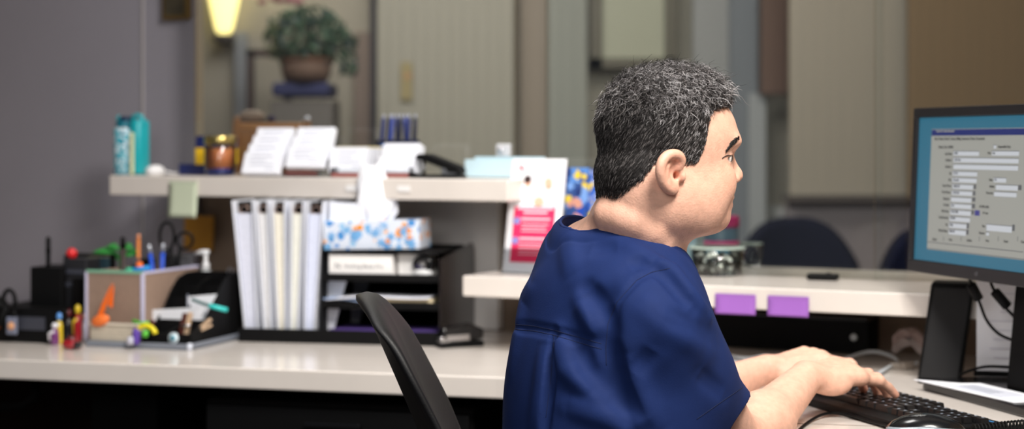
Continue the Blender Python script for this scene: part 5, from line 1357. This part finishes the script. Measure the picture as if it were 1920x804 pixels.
zrect(294, 548, 322, 578, 6, shade=False)
def ztext(x, y, t, hgt=17, right=False, mi=4):
    a, b_ = scr(*Z8(x, y+hgt*.8)); _, b2 = scr(*Z8(x, y)); sz = (b2-b_)*1.4
    text_mb(mbs, t, sz, tr_((a, b_, -.0006)), mi, align='RIGHT' if right else 'LEFT', sx=.92, bold=.045)
ztext(80, 101, 'Patient File - Patient Information', 14, mi=1)
ztext(70, 142, 'Main | Patient | Email | Contact | Billing | Insurance | Notes | Documents', 17)
ztext(92, 188, 'Patient Code  000000', 17); ztext(425, 186, 'Responsible Party', 17)
zrect(400, 186, 414, 204, 3)
for x, y, t in ((168, 226, 'Last Name'), (384, 222, 'First'), (168, 261, 'Address 1'), (166, 298, 'Address 2'), (164, 335, 'Zip'), (162, 371, 'City'), (394, 371, 'State'), (162, 405, 'Home Phone'), (404, 409, 'Mobile'), (158, 441, 'Work Phone'), (396, 446, 'Work Ext'), (153, 477, 'Employer'), (151, 512, 'Provider'), (148, 547, 'Birth Date'), (146, 583, 'Social Security'), (144, 621, 'Sex'), (352, 631, 'Plan'), (142, 657, 'Marital Status'), (350, 670, 'Number')): ztext(x, y, t, 17, True)
for x, y, t in ((180, 222, 'Smith'), (394, 222, 'Ann'), (180, 260, '1234 Park'), (178, 335, '95110'), (176, 371, 'San Jose'), (404, 371, 'CA'), (176, 407, '(408) 555'), (174, 443, '555-0100'), (164, 514, 'Doe'), (162, 549, '01/01/1980'), (160, 585, '000-00'), (156, 622, 'Male'), (154, 657, 'Married'), (320, 520, 'All (000) (000)'), (338, 556, '30 Years')): ztext(x, y, t, 16)
for x, t in ((58, 'Search'), (150, 'New'), (250, 'Update'), (355, 'Print'), (455, 'Check'), (552, 'Close')): ztext(x, 700+x*.03, t, 17)
zrect(25, 722, 566, 726, 5, shade=False)
for x in (118, 216, 318, 424, 532): zrect(x, 695, x+3, 722, 5, shade=False)
part_on(mbs, 'screen', scm_)
# emblem on the lower bezel
part_on(MB().ell((.245, .012, .0032), (.006, .004, .0006)), 'emblem', mat('dark emblem', (60, 60, 64), .3))
# papers on the base plate
b = thing('printed_note', 'folded white printed sheets lying on the monitor base', 'papers', (.815, 3.045, ZD+.0185), SA+.03)
MB().prism([(-.13, -.035), (.17, -.02), (.17, .06), (-.05, .055), (-.06, .02)], 0, .0015).build('sheet', paper, b); MB().prism([(-.03, -.02), (.12, -.01), (.12, .04), (-.02, .03)], .0016, .003).build('sheet', mat('sheet grey', (206, 210, 222), .8), b)
mb = MB(); [mb.box((.03, -.005+.008*k, .0033), (.10, .0015, .0003)) for k in range(4)]; mb.build('printing', grey_mt, b)
# upright papers behind the stand
b = thing('document_holder', 'upright white printed sheets standing behind the monitor neck', 'papers', (.955, 3.185, ZD+.0195), -.25)
MB().box((0, 0, .10), (.17, .002, .20), (-.06, 0, 0)).build('sheet', paper, b)
mb = MB()
for k in range(10): mb.box((rnd.uniform(-.03, .0), -.0018-.012+.0012*k*1.0, .02+.017*k), (rnd.uniform(.04, .11), .0006, .002), (-.06, 0, 0))
mb.build('printing', mat('faint print', (212, 213, 224), .8), b)
MB().box((0, .006, .006), (.18, .03, .010)).build('clip_base', black_pl, b, bevel=.001)
# monitor cables
def hang(name, label, pts, ferr):
    P = [Pd(*q) for q in pts]; c = P[-1].copy()
    t_ = thing(name, label, 'cable', c)
    out = []
    for i in range(len(P)-1):
        p0, p1, p2, p3 = P[max(0, i-1)], P[i], P[i+1], P[min(len(P)-1, i+2)]
        for k in range(6):
            t = k/6; out.append(.5*((2*p1)+(p2-p0)*t+(2*p0-5*p1+4*p2-p3)*t*t+(3*p1-p0-3*p2+p3)*t**3)-c)
    out.append(P[-1]-c); MB().tube(out, .0028).build('wire', black_pl, t_)
    if ferr:
        a, b_ = Pd(*ferr[0])-c, Pd(*ferr[1])-c; MB().tube([a, a.lerp(b_, .05), a.lerp(b_, .95), b_], [.007, .0095, .0095, .007], 12).build('connector', black_pl, t_)
hang('monitor_cable', 'black cable with a chunky connector hanging under the monitor, left one', [(1812, 505, 3.13), (1820, 528, 3.13), (1836, 565, 3.13), (1850, 600, 3.13), (1872, 625, 3.12), (1900, 638, 3.11)], ((1820, 532, 3.13), (1836, 562, 3.13)))
hang('monitor_cable', 'black cable with a chunky connector hanging under the monitor, right one', [(1853, 515, 3.09), (1862, 540, 3.09), (1880, 570, 3.09), (1900, 592, 3.09), (1918, 612, 3.09)], ((1864, 545, 3.09), (1890, 575, 3.09)))
hang('power_cable', 'thin black cable running low from the speaker to the monitor neck', [(1798, 703, 3.20), (1820, 694, 3.18), (1850, 687, 3.15), (1892, 688, 3.12)], None)

# ================================================================== WAITING ROOM BEYOND THE GLASS
def wp(px, y, z=0): return Vector(((px-960)*y/F, y, z))
def wz(py, y): return CAMZ-(py-HY)*y/F
def wbox(mb, px0, px1, py0, py1, y, th=.04, mi=0):
    x0_, x1_ = (px0-960)*y/F, (px1-960)*y/F; z1, z0 = wz(py0, y), wz(py1, y)
    return mb.box(((x0_+x1_)/2, y+th/2, (z0+z1)/2), (x1_-x0_, th, z1-z0), None, mi)
YB = 6.98
# picture on the left wall
q = onc(336, .597, CAMZ+(270-8)*onc(336, .597, 1).y/F)
b = thing('picture_frame', 'gold and black framed picture on the grey wall at the top left', 'picture', q, ROT)
MB().box((0, -.010, .0), (.088, .02, .085)).build('frame', mat('antique gold', (96, 76, 38), .4, metal=.3), b, bevel=.004); MB().box((0, -.0205, .0), (.066, .003, .062)).build('canvas', mat('dark canvas', (58, 52, 38), .6, noise=.4, nscale=40), b)
# wall sconce
b = thing('wall_sconce', 'glowing yellow wall sconce seen through the glass at the upper left', 'lamp', wp(420, 6.9, wz(68, 6.9)), 0)
MB().lathe([(.018, 0), (.036, .03), (.058, .13), (.072, .24), (.070, .24), (.054, .13), (.032, .035)], 28).build('shade', mat('lit shade', (250, 232, 150), .5, emit=1.4), b)
MB().lathe([(.02, -.03), (.05, -.01), (.04, .005), (.015, .01)], 20).build('bracket', mat('dark bronze', (70, 64, 58), .4), b); MB().box((0, .05, -.005), (.05, .06, .05)).build('wall_plate', mat('bronze plate', (110, 104, 96), .4), b, bevel=.004)
l = bpy.data.lights.new('sconce_lamp', 'POINT'); l.energy = 3.5; l.color = (1, .85, .5); l.shadow_soft_size = .03
lo_ = bpy.data.objects.new('sconce_lamp', l); COL.objects.link(lo_); lo_.parent = b; lo_.location = (0, 0, .30)
# panels and trims of the back wall
def trim(n, px0, px1, py0, py1, y, col, th=.03, ro=.7):
    struct(wbox(MB(), px0, px1, py0, py1, y, th).build('trim_%d' % n, mat('trim %d' % n, col, ro)))
trim(4, 694, 706, -260, 1000, 6.92, (66, 64, 70)); trim(5, 664, 694, 60, 1000, 6.95, (122, 108, 100))
trim(6, 975, 1026, -260, 1000, 6.90, (132, 122, 110)); trim(7, 1300, 1366, -260, 1000, 6.93, (148, 148, 148))
trim(8, 1366, 1424, -260, 1000, 6.94, (120, 124, 130)); trim(9, 1404, 1436, 175, 1000, 6.90, (160, 162, 164))
trim(10, 440, 462, 60, 1000, 6.95, (128, 132, 138)); 
b = thing('picture_frame', 'dark brown framed panel on the far wall right above the man\'s head', 'picture', wp(1187, 6.9, wz(30, 6.9)), 0)
fw_ = 163*6.9/F; MB().box((-fw_/2+.025, 0, 0), (.05, .03, .42)).box((fw_/2-.025, 0, 0), (.05, .03, .42)).box((0, 0, -.19), (fw_, .03, .04)).build('frame', mat('dark olive frame', (84, 78, 64), .5), b); MB().box((0, .005, .01), (fw_-.09, .01, .38)).build('panel', mat('pale green panel', (158, 158, 140), .6), b)
b = thing('wall_panel', 'brown upholstered panel on the far wall right of the man\'s face', 'panel', wp(1450, 6.85, wz(60, 6.85)), 0)
MB().box((0, 0, 0), (50*6.85/F, .04, .50)).build('panel', mat('reddish brown', (104, 80, 68), .7), b, bevel=.004); MB().box((-.057, -.0, 0), (.006, .045, .50)).build('edge', mat('dark edge', (60, 50, 46), .6), b)
b = thing('wall_panel', 'tan panel beside the brown panel on the far wall', 'panel', wp(1498, 6.85, wz(70, 6.85)), 0)
MB().box((0, 0, 0), (44*6.85/F, .03, .44)).build('panel', mat('tan panel', (140, 118, 92), .7), b, bevel=.004); MB().box((-.05, -.003, 0), (.006, .03, .44)).build('edge', MATS['dark edge'], b)
# vertical blinds set behind the glass to stand in for their reflection
def blinds(label, px0, px1, y, py1, col, n_):
    x0_, x1_ = (px0-960)*y/F, (px1-960)*y/F; z0 = wz(py1, y)
    t_ = thing('reflected_blinds', label, 'blinds', ((x0_+x1_)/2, y, z0), 0)
    mb = MB(); W_ = (x1_-x0_)/n_
    for k in range(n_):
        mb.box((x0_+W_*(k+.5)-(x0_+x1_)/2, 0, (2.6-z0)/2), (W_*1.04, .002, 2.6-z0), (0, 0, .16))
    mb.build('slats', mat('blind '+label[:8], col, .8), t_); MB().box((0, 0, 2.62-z0), (x1_-x0_, .05, .05)).build('head_rail', white_pl, t_)
blinds('olive vertical blinds across the waiting room window behind the pens', 708, 962, 6.8, 560, (146, 143, 132), 11)
blinds('beige vertical blinds to the left of the monitor', 1480, 1700, 6.3, 371, (158, 150, 138), 9)
blinds('tan vertical blinds above the monitor', 1702, 1935, 6.2, 371, (122, 104, 80), 10)
blinds('grey green vertical blinds behind the man\'s head', 1028, 1100, 6.85, 560, (140, 141, 134), 3)
struct(wbox(MB(), 1478, 1960, 372, 900, 6.32, .08).build('wall_low', mat('mauve low wall', (134, 126, 130), .75)))
struct(wbox(MB(), 1476, 1965, 366, 378, 6.24, .12).build('trim_11', mat('dark sill', (74, 66, 62), .5)))
b = thing('socket_plate', 'pale wall plate on the mauve wall beyond the glass', 'wall plate', wp(1462, 6.993, wz(398, 6.993)), 0)
MB().box((0, 0, 0), (.09, .01, .055)).build('plate', mat('plate grey', (172, 172, 170), .5), b, bevel=.002); MB().box((0, -.006, 0), (.02, .006, .03)).build('switch', white_pl, b)
b = thing('notice', 'faint yellow notice strip hanging in front of the olive blinds', 'notice', wp(762, 6.785, wz(152, 6.785)), 0)
MB().box((0, 0, 0), (.045, .004, .15)).build('strip', mat('dull yellow', (140, 128, 92), .7), b); MB().box((.005, -.003, .02), (.03, .002, .02)).build('picture', mat('dull orange', (160, 125, 90), .7), b)
# waiting chairs
navyf = mat('navy upholstery', (20, 21, 36), .9, spec=.1, noise=.1, nscale=50)
def wchair(label, px, y, wd, rz=0):
    t_ = thing('waiting_chair', label, 'chair', wp(px, y, 0), rz, 'dark waiting room chairs')
    MB().grid(lambda u, v: ((u-.5)*wd*(1-.10*v**3), .05-.35*(u-.5)**2+.05*v, .50+.445*v-.15*(abs(u-.5)*2)**3.2*v**2), 18, 12).build('backrest', navyf, t_, solid=.05)
    MB().prism(rrect(wd*.95, .48, .08), .40, .48, M=tr_((0, -.22, 0))).build('seat', navyf, t_, bevel=.02)
    for sx in (-1, 1):
        for yy in (-.42, -.02): MB().tube([(sx*wd*.45, yy, 0), (sx*wd*.42, yy+.01, .41)], .014).build('leg', mat('dark steel leg', (40, 40, 44), .4), t_)
wchair('dark navy waiting chair with a rounded back, fully seen beyond the glass', 1497, 5.95, .44)
wchair('dark navy waiting chair partly hidden by the monitor', 1765, 5.3, .40)
# plant on a cabinet
b = thing('side_cabinet', 'dark grey cabinet with a blue runner under the plant in the waiting room', 'cabinet', wp(566, 6.4, 0), 0)
cw_ = 116*6.4/F; ch_ = wz(168, 6.4)
MB().box((0, .12, ch_/2-.02), (cw_, .28, ch_-.04)).build('body', mat('cabinet grey', (92, 88, 84), .6), b, bevel=.004); MB().box((0, .11, ch_-.0), (cw_*.92, .30, .05)).build('runner', mat('navy runner', (36, 40, 76), .8), b, bevel=.01)
MB().box((0, -.022, ch_*.45), (cw_*.85, .012, ch_*.7)).build('door', mat('cabinet door', (100, 98, 92), .6), b)
vs_ = thing('vase', 'pale glassy vase shape in front of the grey cabinet', 'vase', wp(567, 5.6, ZU-.0), 0)
vs_.location = onc(567, .84, ZU); MB().lathe([(.014, 0), (.020, .03), (.015, .09), (.010, .12), (.013, .13)], 18).build('vase_body', mat('pale blue grey', (135, 150, 155), .3), vs_)
MB().tube([(0, 0, .13), (.004, 0, .135)], .008).build('stopper', stee, vs_)
pl_ = thing('potted_plant', 'bushy green plant in a brown basket on the runner, seen through the glass', 'plant', wp(574, 6.42, ch_+.027), 0)
MB().lathe([(.075, 0), (.092, .03), (.10, .085), (.094, .09)], 24).build('basket', mat('wicker brown', (98, 78, 66), .8, bump=.6, bscale=60), pl_)
MB().lathe([(.103, .078), (.105, .086), (.103, .092)], 24).build('rim', mat('wicker rim', (98, 66, 46), .8), pl_)
lv = [mat('leaf a', (42, 62, 46), .6), mat('leaf b', (50, 78, 56), .6), mat('leaf c', (78, 86, 54), .6), mat('leaf d', (40, 58, 58), .6)]
mb = MB(); r4 = random.Random(11)
for k in range(900):
    a, e = r4.uniform(0, 2*PI), math.asin(r4.uniform(-.75, 1)); rr = r4.uniform(.35, 1)**.5
    c = Vector((math.cos(e)*math.cos(a)*rr*.160+.0, math.cos(e)*math.sin(a)*rr*.13, .165+math.sin(e)*rr*.125))
    if r4.random() < .12: c = Vector((.16+r4.uniform(-.03, .03), r4.uniform(-.05, .05), .08+r4.uniform(-.05, .10)))
    u = Vector((r4.gauss(0, 1), r4.gauss(0, 1), r4.gauss(0, 1))).normalized(); v = u.orthogonal().normalized(); L_ = r4.uniform(.012, .024)
    mi = 2 if c.x < -.09 and r4.random() < .6 else r4.choice((0, 0, 1, 3))
    mb.add([c-u*L_, c+v*L_*.45, c+u*L_, c-v*L_*.45], [(0, 1, 2, 3)], mi)
mb.build('foliage', lv, pl_); MB().tube([(0, 0, .05), (.01, 0, .15), (-.02, 0, .22)], .008).tube([(0, 0, .05), (.06, 0, .12), (.14, 0, .12)], .005).build('stem', mat('stem brown', (80, 62, 44), .7), pl_)
b = thing('flower_garland', 'dull pink flowers hanging above the plant at the top edge', 'flowers', wp(525, 6.5, wz(-2, 6.5)), 0)
mb = MB(); [mb.ell((r4.uniform(-.08, .08), r4.uniform(-.03, .03), r4.uniform(-.012, .03)), (.018, .014, .012)) for _ in range(16)]; mb.build('petals', mat('dull pink', (142, 82, 96), .7), b)
MB().tube([(-.1, 0, .03), (0, 0, .02), (.1, 0, .03)], .004).build('stem', lv[0], b)
# dark standing mirror frame
b = thing('standing_frame', 'dark brown open frame standing left of the cabinet beyond the glass', 'frame', wp(495, 6.7, 0), 0)
x0_, x1_ = (470-495)*6.7/F, (540-495)*6.7/F; zt = wz(94, 6.7)
MB().box((x0_, 0, zt/2), (.028, .03, zt)).build('post', mat('umber wood', (72, 58, 54), .6), b); MB().box((x1_, 0, zt/2), (.028, .03, zt)).build('post', MATS['umber wood'], b); MB().box(((x0_+x1_)/2, 0, zt-.012), (x1_-x0_+.03, .03, .028)).build('top_rail', MATS['umber wood'], b)
# wooden rack on the public side of the counter
b = thing('wooden_rack', 'orange-brown wooden rack behind the card holders beyond the glass', 'rack', onc(510, .72, ZU), ROT+.45)
ow = mat('honey wood', (150, 104, 58), .5, noise=.2, nscale=25)
MB().box((0, 0, .060), (.19, .012, .115)).build('panel', ow, b); MB().box((0, 0, .128), (.200, .020, .018)).build('top_rail', mat('honey wood light', (172, 120, 66), .45), b, bevel=.003)
for sx in (-1, 1): MB().box((sx*.096, 0, .070), (.018, .03, .140)).build('post', ow, b, bevel=.002); MB().ell((sx*.096, 0, .146), (.009, .009, .008)).build('knob', stee if sx > 0 else ow, b)
MB().box((0, .03, .006), (.19, .07, .012)).build('base', ow, b)
cp = thing('bundle', 'beige rolled bundle resting on the top rail of the wooden rack', 'bundle', onc(472, .72, ZU+.138), ROT+.45)
MB().ell((0, 0, .017), (.037, .014, .017)).build('roll', mat('beige cloth', (150, 134, 120), .8), cp); MB().box((0, 0, .002), (.088, .02, .004)).build('tray', black_mt, cp); MB().ell((.054, 0, .010), (.012, .01, .010)).build('dark_roll', mat('plum dark', (50, 40, 70), .8), cp)
